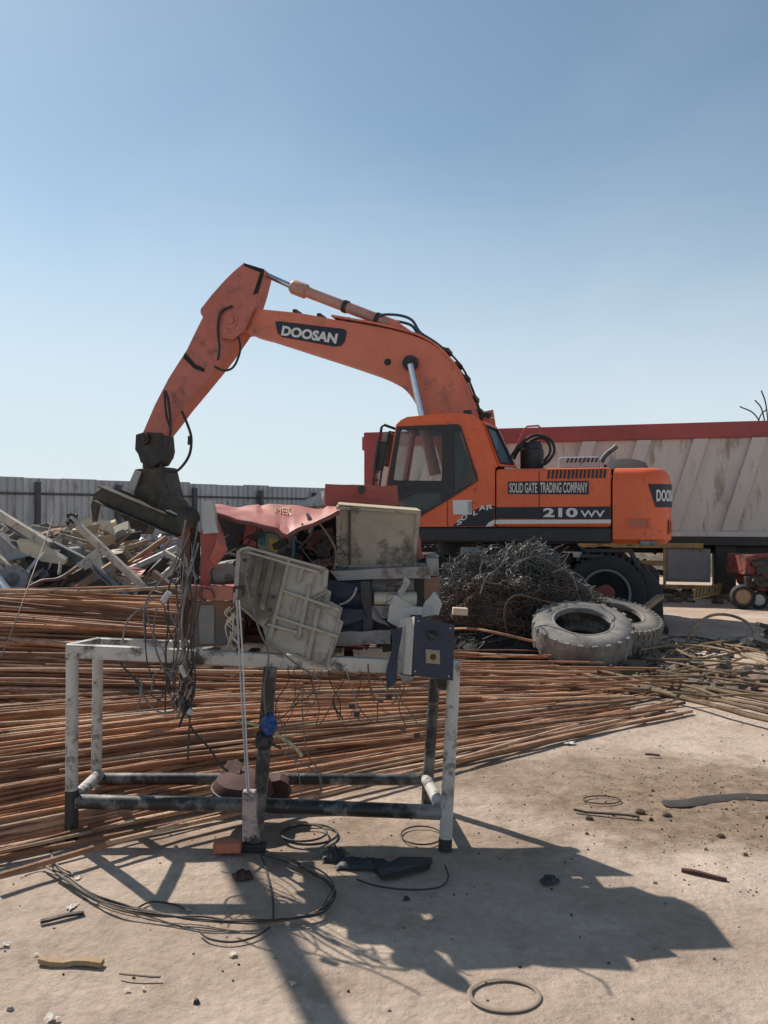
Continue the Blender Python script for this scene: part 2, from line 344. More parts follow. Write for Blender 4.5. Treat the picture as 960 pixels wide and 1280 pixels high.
l.new(col, b.inputs['Base Color']); b.inputs['Roughness'].default_value = .93
bp = n.new('ShaderNodeBump'); bp.inputs['Strength'].default_value = .8; bp.inputs['Distance'].default_value = .014
l.new(gn(38, 10, .75), bp.inputs['Height'])
bp2 = n.new('ShaderNodeBump'); bp2.inputs['Strength'].default_value = .5; bp2.inputs['Distance'].default_value = .05
l.new(gn(5, 6, .6), bp2.inputs['Height']); l.new(bp.outputs[0], bp2.inputs['Normal']); l.new(bp2.outputs[0], b.inputs['Normal'])
tag(obj('ground', mb, gm, smooth=True), '', '', kind='structure')

# ------------------------------------------------------------ sheet metal fence
FF = Fr(-9.6, 19.0, 0)
fa, fb = P(-60, 595, 19.2), P(470, 619, 29)          # far ends of the fence line
fdir = V((fb.x - fa.x, fb.y - fa.y, 0)); flen = fdir.length; fdir.normalize()
ff = Fr(fa.x, fa.y, math.degrees(math.atan2(-fdir.y, fdir.x)))
ft = thing('sheet_metal_fence', 'pale grey corrugated sheet fence with dark posts behind the scrap heap', 'fence', fr=ff)
u = -6.0; k = 0
while u < flen + 3:
    wd = .98; top = 2.55 + .05 * h(k * 1.7) - .012 * u / 4 + (.03 if k % 3 == 0 else 0)
    prof = []
    s_ = 0.0
    while s_ < wd - .01:
        prof += [(u + s_, 0), (u + s_ + .13, 0), (u + s_ + .145, .028), (u + s_ + .18, .028)]; s_ += .196
    prof.append((u + wd, 0)); q = MB(); off = .012 * (k % 2)
    for i in range(len(prof) - 1):
        (a, va), (b2, vb) = prof[i], prof[i + 1]
        q.add([(a, va + off, .04), (b2, vb + off, .04), (b2, vb + off, top), (a, va + off, top)], [(0, 1, 2, 3)])
    obj('sheet_panel', q, CORR, ft); u += wd - .02; k += 1
for i, uu in enumerate([fx for fx in (-4.0, -.9, 2.0, 4.2, 6.6, 9.0, 11.2, 13.3, 15.4)]):
    q = MB(); q.bb(uu - .06, uu + .06, -.16, -.04, 0, 2.46 - .01 * uu); obj('post', q, FPOST, ft)
for zz in (1.0, 2.13):
    q = MB(); q.bb(-6, flen + 3, -.035, -.005, zz - .03, zz + .03); obj('rail', q, FPOST, ft)

# ------------------------------------------------------------ tipper trailer
xa, ya = P(455, 542, 16.7).x, 16.7; xb, yb = P(960, 527, 14.6).x, 14.6
tf = Fr(xa, ya, math.degrees(math.atan2(ya - yb, xb - xa)))
tr = thing('tipper_trailer', 'long pale ribbed tipper trailer with red top rail parked behind the excavator', 'trailer', fr=tf)
L = 11.2; ZB, ZT, ZR = 1.20, 3.02, 3.32
q = MB(); q.bb(.25, L, .06, .11, ZB, ZR - .02); q.bb(.25, L, 2.39, 2.44, ZB, ZR - .02); q.bb(.25, L, .11, 2.39, ZB, ZB + .06); q.bb(L - .05, L, .11, 2.39, ZB, ZR - .02)
obj('box_body', q, TRW, tr, bevel=.01)
q = MB(); q.bb(0, L + .05, -.03, .12, ZT, ZR); q.bb(0, L + .05, 2.38, 2.53, ZT, ZR); obj('top_rail', q, TRR, tr, bevel=.02)
q = MB(); q.bb(0, .28, -.02, 2.5, ZB - .1, ZT + .29); q.bb(-.09, 0, .12, .3, 2.95, 3.25); obj('red_headboard', q, TRR, tr, bevel=.03)
q = MB(); q.bb(0, L, -.02, .1, ZB - .04, ZB + .06); obj('bottom_rail', q, TRW, tr, bevel=.01)
for i in range(10):
    u0 = .9 + i * 1.02; q = MB()
    q.prism([(u0, .06, ZB + .062), (u0 + .26, .06, ZB + .062), (u0 + .80, .06, ZT - .002), (u0 + .54, .06, ZT - .002)], (0, -.085, 0)); obj('rib', q, TRW, tr, bevel=.015)
q = MB(); q.bb(.2, L, .5, .65, .82, ZB - .045); q.bb(.2, L, 1.8, 1.95, .82, ZB - .045); q.bb(.2, L, .5, 1.95, .95, 1.0); q.bb(.3, L - .2, -.0, .08, 1.0, ZB - .045); obj('chassis', q, BLACK, tr)
def wheel(parent, c, r, wd, axis=(0, 1, 0), tm=TYREDK, rm=REDRIM, n=36):
    q = MB(); q.lathe([(r*.60, 0), (r*.66, -.02), (r*.86, -.03), (r*.97, .0), (r, .05), (r, wd-.05), (r*.97, wd), (r*.86, wd+.03), (r*.6, wd), (r*.6, 0)], c, axis, n)
    c = V(c); ax = V(axis).normalized(); x = ax.orthogonal().normalized(); y = ax.cross(x)
    for i in range(n):                                     # tread lugs
        a = 2*math.pi*i/n; rad = x*math.cos(a) + y*math.sin(a); tg = -x*math.sin(a) + y*math.cos(a)
        q.box(c + ax*(wd*.27) + rad*(r+.004), (wd*.42, r*.09, .03), Matrix((ax, tg, rad)).transposed())
        a += math.pi/n; rad = x*math.cos(a) + y*math.sin(a); tg = -x*math.sin(a) + y*math.cos(a)
        q.box(c + ax*(wd*.73) + rad*(r+.004), (wd*.42, r*.09, .03), Matrix((ax, tg, rad)).transposed())
    t = obj('wheel', q, tm, parent, smooth=True)
    q = MB(); q.lathe([(r*.605, .0), (r*.58, .02), (r*.54, .10), (r*.3, .12), (r*.28, .02), (r*.2, -.01), (0.001, -.01)], c, axis, 28)
    q2 = MB(); q2.lathe([(r*.56, -.012), (r*.60, -.03), (r*.625, -.03), (r*.62, .0)], c, axis, 32, closed=True); obj('rim_lip', q2, GSTEEL, t, smooth=True)
    for i in range(8):
        a = 2*math.pi*i/8; q.lathe([(.014, .09), (.014, .115), (.014,.075)], c + (x*math.cos(a) + y*math.sin(a)) * r*.42, axis, 6)
    obj('rim', q, rm, t, smooth=True); return t
for uu in (8.9, 10.1):
    for vv in (.15, 2.05): wheel(tr, (uu, vv, .52), .52, .3)
for vv in (.55, 1.75):
    q = MB(); q.bb(3.35, 3.5, vv, vv + .15, .1, .95); q.bb(3.25, 3.6, vv - .1, vv + .25, .0, .1); obj('landing_leg', q, DARK, tr, bevel=.01)
lg = tf.px(906, 700, .1).x
q = MB(); q.bb(lg - .18, lg + .2, .1, .5, .0, 1.0); q.bb(lg - .28, lg + .3, .05, .55, .0, .06); obj('landing_leg', q, DARK, tr, bevel=.03)
c0 = tf.px(722, 684, -.1).x; c1 = tf.px(879, 684, -.1).x
q = MB(); q.bb(c0, c1, -.13, -.09, .94, 1.04); q.bb(c0, tf.px(830, 700, -.1).x, -.13, -.09, .60, .70); q.bb(c0, c1 + .2, -.13, -.09, .17, .25)
for uu in (c0 + .1, tf.px(829, 700, -.1).x): q.bb(uu, uu + .05, -.088, -.03, .2, 1.04)
q.bb(c1 - .05, c1, -.088, -.03, .86, 1.04)
obj('side_guard', q, YEL, tr, bevel=.008)
g0, g1 = tf.px(832, 710, -.05).x, tf.px(888, 710, -.05).x
q = MB(); q.bb(g0, g1, -.06, .42, .30, .93); q.bb(g0 + .03, g1 - .03, -.075, -.062, .35, .88); obj('storage_box', q, GBOX, tr, bevel=.02)
q = MB()
for i in range(26):
    q.box((random.uniform(c0, g0), random.uniform(.1, .6), random.uniform(.35, .95)), (random.uniform(.08, .4), random.uniform(.05, .2), random.uniform(.05, .16)), Matrix.Rotation(random.uniform(-1, 1), 3, 'Y'))
obj('underbody_machinery', q, DARK, tr, bevel=.01)
# thin rods poking up over the trailer's load
tw = thing('loose_steel_rods', 'few thin bent rods sticking up above the trailer load', 'rods', P(948, 527, 15.6))
for (x0, y0, x1, y1, dd) in ((963, 535, 925, 508, 15.6), (960, 530, 944, 500, 15.7), (962, 530, 952, 488, 15.5), (940, 535, 958, 512, 15.8)):
    q = MB(); q.tube(cr([P(x0, y0 + 20, dd), P((x0+x1)/2 + 1, (y0+y1)/2 - 2, dd), P(x1, y1, dd)]), .013, 6); obj('rod', q, DARK, tw)

# ------------------------------------------------------------ wheeled excavator
E = Fr(1.25, 10.95, 15); X = E.px
ex = thing('wheeled_excavator', 'orange wheeled excavator with raised boom and black undercarriage', 'excavator', fr=E)
def ring(pts, off=0, fr=E): return [fr.px(x, y, off) for x, y in pts]
W_ = 2.5
uH0 = X(619, 600).x; uH1 = X(765, 600).x; uCW = X(843, 630).x
zTop = X(700, 585).z; zBot = X(700, 659).z
# engine body
q = MB(); q.bb(uH0 + .006, uH1 - .008, 0, W_, zBot, zTop); body = obj('engine_housing', q, ORANGE, ex, bevel=.04)
q = MB(); s1 = X(674, 600).x; q.bb(s1 - .006, s1 + .006, -.004, -.001, zBot + .03, zTop - .04); obj('panel_seam', q, BLACK, body)
q = MB()
for i in range(15):
    uu = X(684 + i * 5.0, 592).x; z0, z1 = X(720, 598).z, X(720, 587).z
    q.prism([(uu, -.001, z0), (uu + .032, -.001, z0), (uu + .045, -.001, z1), (uu + .013, -.001, z1)], (0, -.006, 0))
obj('louvre_slots', q, BLACK, body)
q = MB(); q.prism(ring([(635, 602), (736, 601), (736, 618), (635, 617.5)], -.001), (0, -.006, 0)); sg = obj('name_sign', q, NAVY, body)
def planar(x0, x1, yb, yt, off, slope=0, fr=E):
    a = fr.px(x0, yb, off); b2 = fr.px(x1, yb + slope, off); c = fr.px(x0, yt, off)
    return lambda x, y, t: a + (b2 - a) * x + (c - a) * y + V((0, -t, 0))
text('lettering', 'SOLID GATE', CREAMD, sg, planar(637, 671.5, 616, 603.5, -.0075), .022)
text('lettering', 'TRADING COMPANY', CREAMD, sg, planar(675, 734.5, 616, 603, -.0075), .022)
q = MB(); q.prism(ring([(620, 634), (763.5, 633), (763.5, 649), (620, 648.5)], -.001), (0, -.005, 0)); dk_ = obj('dark_band', q, NAVY, body)
text('lettering', '210', WHITE, dk_, planar(679, 722, 646.5, 635, -.0065), .035, space=1.0)
text('lettering', 'WV', WHITE, dk_, planar(725.5, 756, 646.5, 638, -.0065), .02)
q = MB(); q.prism(ring([(619.5, 650), (763.5, 649.6), (763.5, 654), (619.5, 655)], -.001), (0, -.0055, 0)); obj('white_stripe', q, WHITE, body)
# engine hood details on top
q = MB(); hx0, hx1 = X(752, 580).x, X(815, 580).x
q.grid(lambda a, b2: (hx0 + (hx1-hx0)*a, .15 + 1.6*b2, zTop - .02 + .16 * min(1, math.sin(math.pi*min(1, max(0, a)))**.35) * (1 if 0 < b2 < 1 else .0)), 12, 6); obj('hood_cover', q, M('matt_black_cover', (.016, .016, .017), None, 5, .85), body, smooth=True)
q = MB(); a0, a1 = X(697, 575).x, X(750, 575).x; q.bb(a0, a1, .3, 1.3, zTop - .01, zTop + .17); gr_ = obj('air_intake_box', q, LGREY, body, bevel=.03)
q = MB()
for i in range(8): uu = a0 + .1 + i * .055; q.prism([(uu, .298, zTop + .09), (uu + .028, .298, zTop + .09), (uu + .05, .298, zTop + .15), (uu + .022, .298, zTop + .15)], (0, -.006, 0))
obj('louvre_slots', q, BLACK, gr_)
q = MB(); q.tube(cr([X(752, 577, .8), X(757, 569, .8), X(768, 560, .8), X(771, 557, .8)]), .036, 12); obj('exhaust_pipe', q, M('sooty_exhaust', (.22, .21, .19), (.08, .075, .07), 9, .6), body, smooth=True)
q = MB(); c = X(665, 581, .9); q.lathe([(.15, -.1), (.17, -.05), (.17, .22), (.15, .24), (.15, .30), (.13, .34), (0.001, .35)], c, (0, 0, 1), 20); obj('air_cleaner', q, BLACK, body, smooth=True)
for rr, o2 in ((0, .75), (5, .95)):
    q = MB(); q.tube(cr([X(637 + rr, 574, o2), X(650, 556 + rr, o2), X(668, 544 + rr, o2), X(687 - rr, 549, o2), X(693 - rr, 563, o2), X(685 - rr, 577, o2), X(672, 584, o2)]), .022, 8); obj('hose', q, RUBBER, body, smooth=True)
q = MB(); q.tube([X(640, 570, 1.5), X(656, 536, 1.5), X(659, 533, 1.5), X(673, 532, 1.5), X(676, 535, 1.5), X(677, 548, 1.5)], .014, 8); obj('handrail', q, TRR, body)
# counterweight with rounded rear corner
rc = .42; uE = uCW
def cwp(s, out=0, tap=0):
    """point on the side/rear surface, s metres along from the front edge"""
    Ls = uE - rc - uH1
    if s < Ls: return V((uH1 + s, -out, 0))
    a = (s - Ls) / rc
    if a < math.pi/2: return V((uE - rc + math.sin(a)*(rc+out), rc - math.cos(a)*(rc+out), 0))
    return V((uE + out, rc + (s - Ls - rc*math.pi/2), 0))
def cw_outline(ins): 
    pts = [(uH1 + .008 + ins*.3, ins)]
    for i in range(9): a = math.pi/2*i/8; pts.append((uE - rc + math.sin(a)*(rc-ins), rc - math.cos(a)*(rc-ins)))
    for i in range(9): a = math.pi/2*i/8; pts.append((uE - rc + math.cos(a)*(rc-ins), W_ - rc + math.sin(a)*(rc-ins)))
    return pts + [(uH1 + .008 + ins*.3, W_ - ins)]
zc0, zc1 = X(800, 680).z, X(800, 584).z
lev = [(.06, zc0), (.0, zc0 + .06), (0, zc1 - .22), (.025, zc1 - .09), (.08, zc1 - .02), (.16, zc1)]
q = MB(); outs = [[V((a, b2, z)) for a, b2 in cw_outline(i_)] for i_, z in lev]; k = len(outs[0])
q.add([p for o2 in outs for p in o2], [(i*k+j, i*k+(j+1)%k, (i+1)*k+(j+1)%k, (i+1)*k+j) for i in range(len(outs)-1) for j in range(k)] + [tuple(range(k-1, -1, -1)), tuple((len(outs)-1)*k+j for j in range(k))])
cw = obj('counterweight', q, ORANGE, ex, smooth=True)
def cws(px, py):                                        # arc length for an image column (search)
    best = min(range(0, 200), key=lambda i: abs(proj_local(E, cwp(i*.006)) - px)); return best * .006
def proj_local(fr, p):
    wp = fr.o + fr.u * p.x + fr.v * p.y; return CX + wp.x / wp.y * FPX
s0, s1_ = cws(810, 0), cws(841, 0) + .16; ze0, ze1 = X(826, 634, .1).z, X(826, 605, .1).z
q = MB()
def em(a, b2):
    s2 = s0 + (s1_-s0)*a + .10*(1-b2)*(1-a); p = cwp(s2, .006); p.z = ze0 + (ze1-ze0)*b2; return p
q.grid(em, 14, 2); eb = obj('emblem_plate', q, NAVY, cw, smooth=True)
def emt(x, y, t):
    p = cwp(s0 + .11 + x*.44, .008 + t); p.z = ze0 + .075 + (ze1-ze0-.15)*y; return p
text('lettering', 'DOOSAN', WHITE, eb, emt, .03)
q = MB(); sA, sB = X(784, 650).x, X(812, 650).x; zA, zB2 = X(798, 661).z, X(798, 647).z
q.prism([(sA, -.012, zA), (sB, -.012, zA), (sB, -.012, zB2), (sA, -.012, zB2)], (0, .02, 0), holes=[[(sA+.02, -.012, zA+.02), (sB-.02, -.012, zA+.02), (sB-.02, -.012, zB2-.02), (sA+.02, -.012, zB2-.02)]]); obj('recess_frame', q, ORANGE, cw, bevel=.004)
q = MB(); q.bb(sA + .018, sB - .018, -.004, -.001, zA + .018, zB2 - .018); obj('recess_panel', q, ARMM, cw)
sR = cws(836.5, 0); q = MB()
def rl(a, b2): p = cwp(sR - .04 + .10*a, .02); p.z = X(836, 668, .1).z + .19*b2; return p
q.grid(rl, 3, 1); rlo = obj('lamp_housing', q, ARMM, cw)
q = MB()
def rl2(a, b2): p = cwp(sR - .01 + .05*a, .03); p.z = X(836, 668, .1).z + .03 + .13*b2; return p
q.grid(rl2, 3, 1); obj('reflector', q, REFL, rlo)
# platform / slew ring / undercarriage
z_ = X(700, 679).z
q = MB(); q.bb(X(530, 660).x - .4, uH1, .02, W_ - .02, z_, zBot - .004); obj('platform', q, BLACK, ex, bevel=.03)
ucen = uE - 2.75
q = MB(); q.lathe([(.62, -.22), (.62, 0)], (ucen, W_/2, z_), (0, 0, 1), 32); obj('slew_ring', q, DARK, ex, smooth=True)
uW = X(757, 737, .05).x; uF = uW - 2.85
q = MB(); q.prism([(uF - .5, .55, .75), (uF - .2, .55, .95), (uW + .25, .55, .98), (uW + .62, .55, .8), (uW + .62, .55, .55), (uF - .5, .55, .5)], (0, W_ - 1.1, 0)); obj('chassis', q, DARK, ex, bevel=.03)
for uu in (uF, uW):
    q = MB(); q.tube([(uu, .3, .53), (uu, W_ - .3, .53)], .11, 12); obj('axle', q, DARK, ex, smooth=True)
    for vv in (-.02, W_ - .28): 
        wheel(ex, (uu, vv, .52), .52, .29)
q = MB(); c = X(690, 690, .12); q.lathe([(.26, 0), (.27, .03), (.24, .1), (.12, .16), (.001, .17)], c + V((0, 0, -.16)), (0, 0, 1), 24); q.v = [V((c.x + (p.x - c.x)*1.0, c.y + .25 + (p.y-c.y)*1.1, p.z + .0)) for p in q.v]; obj('fuel_tank_cap', q, GSTEEL, ex, smooth=True)
q = MB(); t0, t1 = X(590, 700, .02).x, X(705, 700, .02).x; q.bb(t0, t1, .05, .6, .62, .98); q.bb(t0 + .3, t1 - .2, -.02, .045, .56, .6); obj('side_step_box', q, DARK, ex, bevel=.03)
for (x0, x1, y0, y1, m) in ((716, 728, 690, 697, LGREY), (800, 822, 676, 682, GSTEEL), (575, 600, 684, 694, GSTEEL), (612, 640, 690, 705, DARK)):
    a, b2 = X(x0, y1, -.02), X(x1, y0, -.02); q = MB(); q.bb(a.x, b2.x, -.01, .2, a.z, b2.z); obj('bracket', q, m, ex, bevel=.015)
for pl in ([(722,682),(730,688),(742,700),(744,715)], [(600,690),(620,700),(640,696),(660,706)], [(540,684),(560,700),(590,704)]):
    q = MB(); q.tube(cr([X(x, y, -.03) for x, y in pl]), .016, 6); obj('hose', q, RUBBER, ex, smooth=True)
q = MB(); q.bb(X(726, 700).x, X(755, 700).x, -.05, .3, .99, 1.04); q.prism([X(719, 700, .0), X(727, 686, .0), X(790, 686, .0), X(803, 712, .0), X(797, 712, .0), X(786, 691, .0), X(729, 691, .0), X(723, 703, .0)], (0, .30, 0)); obj('mudguard', q, BLACK, ex, bevel=.01)
# rear stabiliser
q = MB(); su = X(820, 760, -.05).x
q.prism([(su - .45, .25, .78), (su - .12, .25, .9), (su + .1, .25, .6), (su + .12, .25, .12), (su - .06, .25, .12), (su - .1, .25, .5), (su - .42, .25, .66)], (0, .18, 0)); q.bb(su - .13, su + .16, .02, .6, .0, .1); q.prism([(su - .45, W_ - .43, .78), (su - .12, W_-.43, .9), (su + .1, W_-.43, .6), (su + .12, W_-.43, .12), (su - .06, W_-.43, .12), (su - .1, W_-.43, .5), (su - .42, W_-.43, .66)], (0, .18, 0)); q.bb(su - .13, su + .16, W_-.6, W_-.02, .0, .1); q.bb(su - .05, su + .08, .45, W_ - .45, .3, .8)
obj('stabiliser', q, BLACK, ex, bevel=.02)
# right-hand boxes beyond the boom
q = MB(); q.bb(X(560, 600, 1.7).x, uH0, 1.6, W_, z_ + .01, zTop - .25); obj('tool_box', q, ORANGE, ex, bevel=.04)

# cab: side plates with real window openings
cab_out = [(482, 606), (495, 531), (501, 525), (509, 521), (540, 518), (573, 516), (590, 518), (602, 526), (622, 583), (618.6, 586), (618.6, 658.5), (503, 658.5), (479, 640)]
dr_win = [(502.5, 537), (551.5, 538), (553, 541), (552.5, 599), (551, 601), (493, 600.5), (491.5, 598), (500, 540)]
rr_win = [(567, 538), (574.5, 539.5), (577, 542), (594.5, 599), (594, 602), (568, 614.5)]
lo_win = [(497, 628), (520, 616), (551.5, 616), (551, 628), (531.5, 638.5), (516, 641), (500, 641)]
door_out = [(496.5, 533), (573, 530), (576, 533), (597, 597), (597, 601), (565, 621.5), (531, 642), (516, 651), (485, 651), (480, 643), (484, 605)]
q = MB(); cabh = [(498, 534), (571.5, 531.5), (595, 600), (564.5, 620), (530, 640.5), (515, 649), (487, 649), (486, 605)]
def mbplate(ringp, holes, off, th, dv=0): 
    q2 = MB(); q2.prism(ring(ringp, off), (0, th, 0), [ring(hh, off) for hh in holes]); return q2
q = mbplate(cab_out, [cabh], 0, .05); cab = obj('cab', q, ORANGE, ex, bevel=.012)
CW = 1.0
near = ring(cab_out, 0)
q = MB()                                                     # far side wall, roof, rear wall, floor
q.prism([p + V((0, CW - .05, 0)) for p in near], (0, .05, 0), [[p + V((0, CW-.05, 0)) for p in ring(hh, 0)] for hh in (dr_win, rr_win)])
obj('far_side_wall', q, ORANGE, cab, bevel=.01)
def strip(i0, i1, th, mat, nm, v0=.052, v1=CW - .052):
    q2 = MB()
    for i in range(i0, i1):
        a, b2 = near[i], near[i + 1]; dr = (b2 - a).normalized(); nn = V((dr.z, 0, -dr.x)) * th
        q2.add([a + V((0, v0, 0)), b2 + V((0, v0, 0)), b2 + V((0, v1, 0)), a + V((0, v1, 0)), a + nn + V((0, v0, 0)), b2 + nn + V((0, v0, 0)), b2 + nn + V((0, v1, 0)), a + nn + V((0, v1, 0))],
               [(0,1,2,3), (7,6,5,4), (0,4,5,1), (1,5,6,2), (2,6,7,3), (3,7,4,0)])
    return obj(nm, q2, mat, cab, smooth=True)
strip(1, 7, .04, ORANGE, 'roof')
q = MB()
q.prism([p + V((0, CW - .075, 0)) for p in near], (0, .02, 0), [[p + V((0, CW-.075, 0)) for p in ring(hh, 0)] for hh in (dr_win, rr_win)]); obj('inner_trim', q, M('cab_trim', (.05, .052, .055), None, 6, .7), cab)
q = MB(); hr = [p + V((0, .06, -.055)) for p in near[2:7]]; hr2 = [p + V((0, CW - .14, 0)) for p in hr]
for i in range(4): q.add([hr[i], hr[i+1], hr2[i+1], hr2[i]], [(0, 1, 2, 3)])
obj('headliner', q, M('cab_trim', (0,0,0)), cab)
A0, A1 = near[7] + V((0,.052,0)), near[8] + V((0,.052,0))      # chamfered rear corner with its window
B0, B1 = X(619, 534, .40), X(643, 585, .40); C0, C1 = V((B0.x, CW - .052, B0.z)), V((B1.x, CW - .052, B1.z))
def bl(s_, t_, p=None): return (A0.lerp(B0, s_)).lerp(A1.lerp(B1, s_), t_)
nrm_ = (B0 - A0).cross(A1 - A0).normalized() * .025
if nrm_.y > 0: nrm_ = -nrm_
cw_r = [bl(.06, .10), bl(.90, .10), bl(.92, .93), bl(.10, .93)]
q = MB(); q.prism([A0, B0, B1, A1], nrm_, [cw_r]); q.add([B0, C0, C1, B1], [(0, 1, 2, 3)]); q.add([A0, B0, C0, V((A0.x, CW - .052, A0.z))], [(0, 1, 2, 3)]); rwall = obj('rear_wall', q, ORANGE, cab)
q = MB(); q.prism([p + nrm_*.4 for p in cw_r], nrm_*.3); obj('window_pane', q, M('dark_tinted_pane', (.05, .07, .075), None, 3, .08, bump=0), rwall)
q = MB()
for i in range(4): q.tube([cw_r[i] + nrm_*1.15, cw_r[(i+1) % 4] + nrm_*1.15], .014, 6)
obj('window_gasket', q, BLACK, rwall)
q = MB(); q.bb(X(485, 650).x, uH0 - .01, .052, CW-.052, zBot + .02, zBot + .08); q.bb(uH0 - .06, uH0 - .012, .052, CW-.052, zBot + .08, X(620, 586).z); obj('floor', q, BLACK, cab)
# windscreen pillars + glass at the front
q = MB(); fa_, fb_ = near[0] + V((.03, 0, 0)), near[1] + V((.03, 0, 0))
for vv in (.08, CW - .08):
    q = MB(); q.tube([fa_ + V((0, vv, 0)), fb_ + V((0, vv, 0))], .03, 8); obj('front_pillar', q, ORANGE, cab, smooth=True)
q = MB(); q.prism([fa_ + V((0, .1, 0)), fb_ + V((0, .1, 0)), fb_ + V((0, CW-.1, 0)), fa_ + V((0, CW-.1, 0))], (.008, 0, 0)); obj('windscreen', q, GLASS, cab)
# door
q = mbplate(door_out, [dr_win, rr_win, lo_win], -.025, .03); door = obj('door', q, BLACK, cab, bevel=.006)
for hh in (dr_win, rr_win, lo_win):
    q = mbplate(hh, [], -.012, .006); obj('window_pane', q, GLASS, door)
q = MB(); q.bb(X(505, 611).x, X(509, 611).x, -.05, -.026, X(505, 613).z, X(505, 609).z); obj('handle', q, DARK, door)
q = MB(); q.box(X(571, 585, -.03), (.022, .02, .8)); obj('door_seam', q, DARK, door) if False else None
# interior
q = MB(); sx = X(545, 610, .5); q.bb(sx.x - .15, sx.x + .33, .28, .76, sx.z - .34, sx.z - .2); q.prism([(sx.x + .15, .3, sx.z - .2), (sx.x + .33, .3, sx.z - .2), (sx.x + .46, .3, sx.z + .55), (sx.x + .36, .3, sx.z + .58)], (0, .44, 0)); q.bb(sx.x-.05, sx.x + .2, .34, .7, zBot + .1, sx.z - .34); obj('driver_seat', q, BLACK, cab, bevel=.03)
q = MB(); q.bb(sx.x - .35, sx.x + .2, .12, .24, sx.z - .3, sx.z - .1); q.bb(sx.x - .35, sx.x + .2, .8, .92, sx.z - .3, sx.z - .1); q.tube([(sx.x - .3, .18, sx.z - .1), (sx.x - .36, .18, sx.z + .1)], .02, 8); q.tube([(sx.x - .3, .86, sx.z - .1), (sx.x - .36, .86, sx.z + .1)], .02, 8); q.tube([(sx.x - .55, .5, zBot + .1), (sx.x - .45, .5, sx.z + .0)], .03, 8); q.lathe([(.17, 0), (.19, .01), (.17, .02)], (sx.x - .43, .5, sx.z + .02), (-.3, 0, 1), 20)
obj('controls', q, DARK, cab)
# orange lower door seam, sticker, swoosh
q = MB(); uu = X(559.5, 630).x; q.bb(uu - .005, uu + .005, -.004, -.001, zBot + .01, X(559, 627).z); obj('panel_seam', q, BLACK, cab)
q = MB(); q.prism(ring([(565, 659-1), (572, 652), (582, 644), (594, 637), (604, 633.5), (618.3, 632), (618.3, 648), (611, 653), (608, 658)], -.001), (0, -.004, 0)); sw = obj('dark_swoosh', q, NAVY, cab)
q = MB(); q.prism(ring([(566, 625), (589.5, 625), (590, 643), (566.5, 643)], -.008), (0, -.004, 0)); q.bb(X(585, 630).x, X(590, 630).x, -.016, -.0125, X(585, 641).z, X(585, 627).z, 1); obj('notice_sticker', q, [WHITE, CORR], cab)
q = MB(); q.prism(ring([(607, 658), (611, 653), (618.3, 649.8), (618.3, 654.6), (614, 658)], -.001), (0, -.0055, 0)); obj('white_stripe', q, WHITE, cab)
for ch, x0, x1, yb, yt in (('S', 571, 577.5, 657, 650.5), ('O', 576.5, 584, 651.5, 644), ('L', 591.5, 597, 645, 639), ('A', 598.5, 607, 639, 632.5), ('R', 608, 616.5, 638, 632)):
    text('lettering', ch, WHITE, sw, planar(x0, x1, yb, yt, -.006, -2.5), .03)
# mirror and ladder rails left of the cab
q = MB(); q.tube([X(497, 537, .1), X(480, 531, .0), X(477, 534, -.05), X(469, 580, -.1), X(466, 612, -.1)], .02, 8); q.tube([X(495, 541, .1), X(487, 539, .05), X(480, 570, 0), X(474, 610, 0)], .016, 8)
for i in range(5): q.tube([X(479 - i*1.6, 560 + i*10, -.02), X(471 - i*1.0, 560 + i*10, -.08)], .012, 6)
obj('grab_rail', q, BLACK, cab, smooth=True)
q = MB(); q.box(X(475, 570, -.05), (.16, .05, .42), Matrix.Rotation(.15, 3, 'Y')); obj('mirror', q, BLACK, cab, bevel=.03)
q = MB(); q.box(X(484, 562, .3), (.08, .3, .5), Matrix.Rotation(.12, 3, 'Y')); obj('work_lamp', q, TANB, cab, bevel=.02)
for bx in (545, 585):
    q = MB(); q.box(X(bx, 516, .5), (.12, .12, .07)); obj('roof_lamp', q, BLACK if bx > 560 else ORANGE, cab, bevel=.01)

# boom (box section) in the plane v = 1.25
VB, HB = 1.25, .22
def bandline(pts, n=5): return [V((x, y, 0)) for x, y in [(p.x, p.y) for p in cr([V((x, y, 0)) for x, y in pts], n)]]
top_e = [(287, 384), (310, 385), (345, 388), (380, 392), (420, 399.5), (447, 404), (484, 411), (525, 422.5), (553, 439), (576, 466), (590, 496), (597, 517), (603, 560), (608, 605)]
bot_e = [(560, 612), (545, 560), (530, 518), (523, 510), (512, 493), (498, 481), (475, 469), (447, 459), (420, 450), (367, 433), (333, 422), (314, 417), (303, 413), (291, 416), (281, 408), (278, 396)]
rg = [(p.x, p.y) for p in bandline(top_e, 4)] + [(p.x, p.y) for p in bandline(bot_e, 4)]
q = MB(); q.prism(ring(rg, VB - HB), (0, 2*HB, 0)); boom = obj('boom', q, BOOM, ex, bevel=.015)
q = MB()                                                     # welded top flange of the bend
tl = [E.px(p.x, p.y, VB) for p in bandline(top_e[4:13], 4)]
for i in range(len(tl) - 1): q.beam(tl[i] + V((0,0,.012)), tl[i+1] + V((0,0,.012)), 2*HB + .05, .03, V((0,0,1)))
obj('top_flange', q, BOOM, boom)
q = MB(); q.prism(ring([(344, 402), (350, 401.5), (430, 411), (433.5, 414), (431, 427), (426, 432.5), (418, 433), (352, 421), (347, 416)], VB - HB - .001), (0, -.008, 0)); bp_ = obj('emblem_plate', q, NAVY, boom)
pa, pb, pc = E.px(351, 419, VB-HB-.010), E.px(423, 430, VB-HB-.010), E.px(351, 405.5, VB-HB-.010)
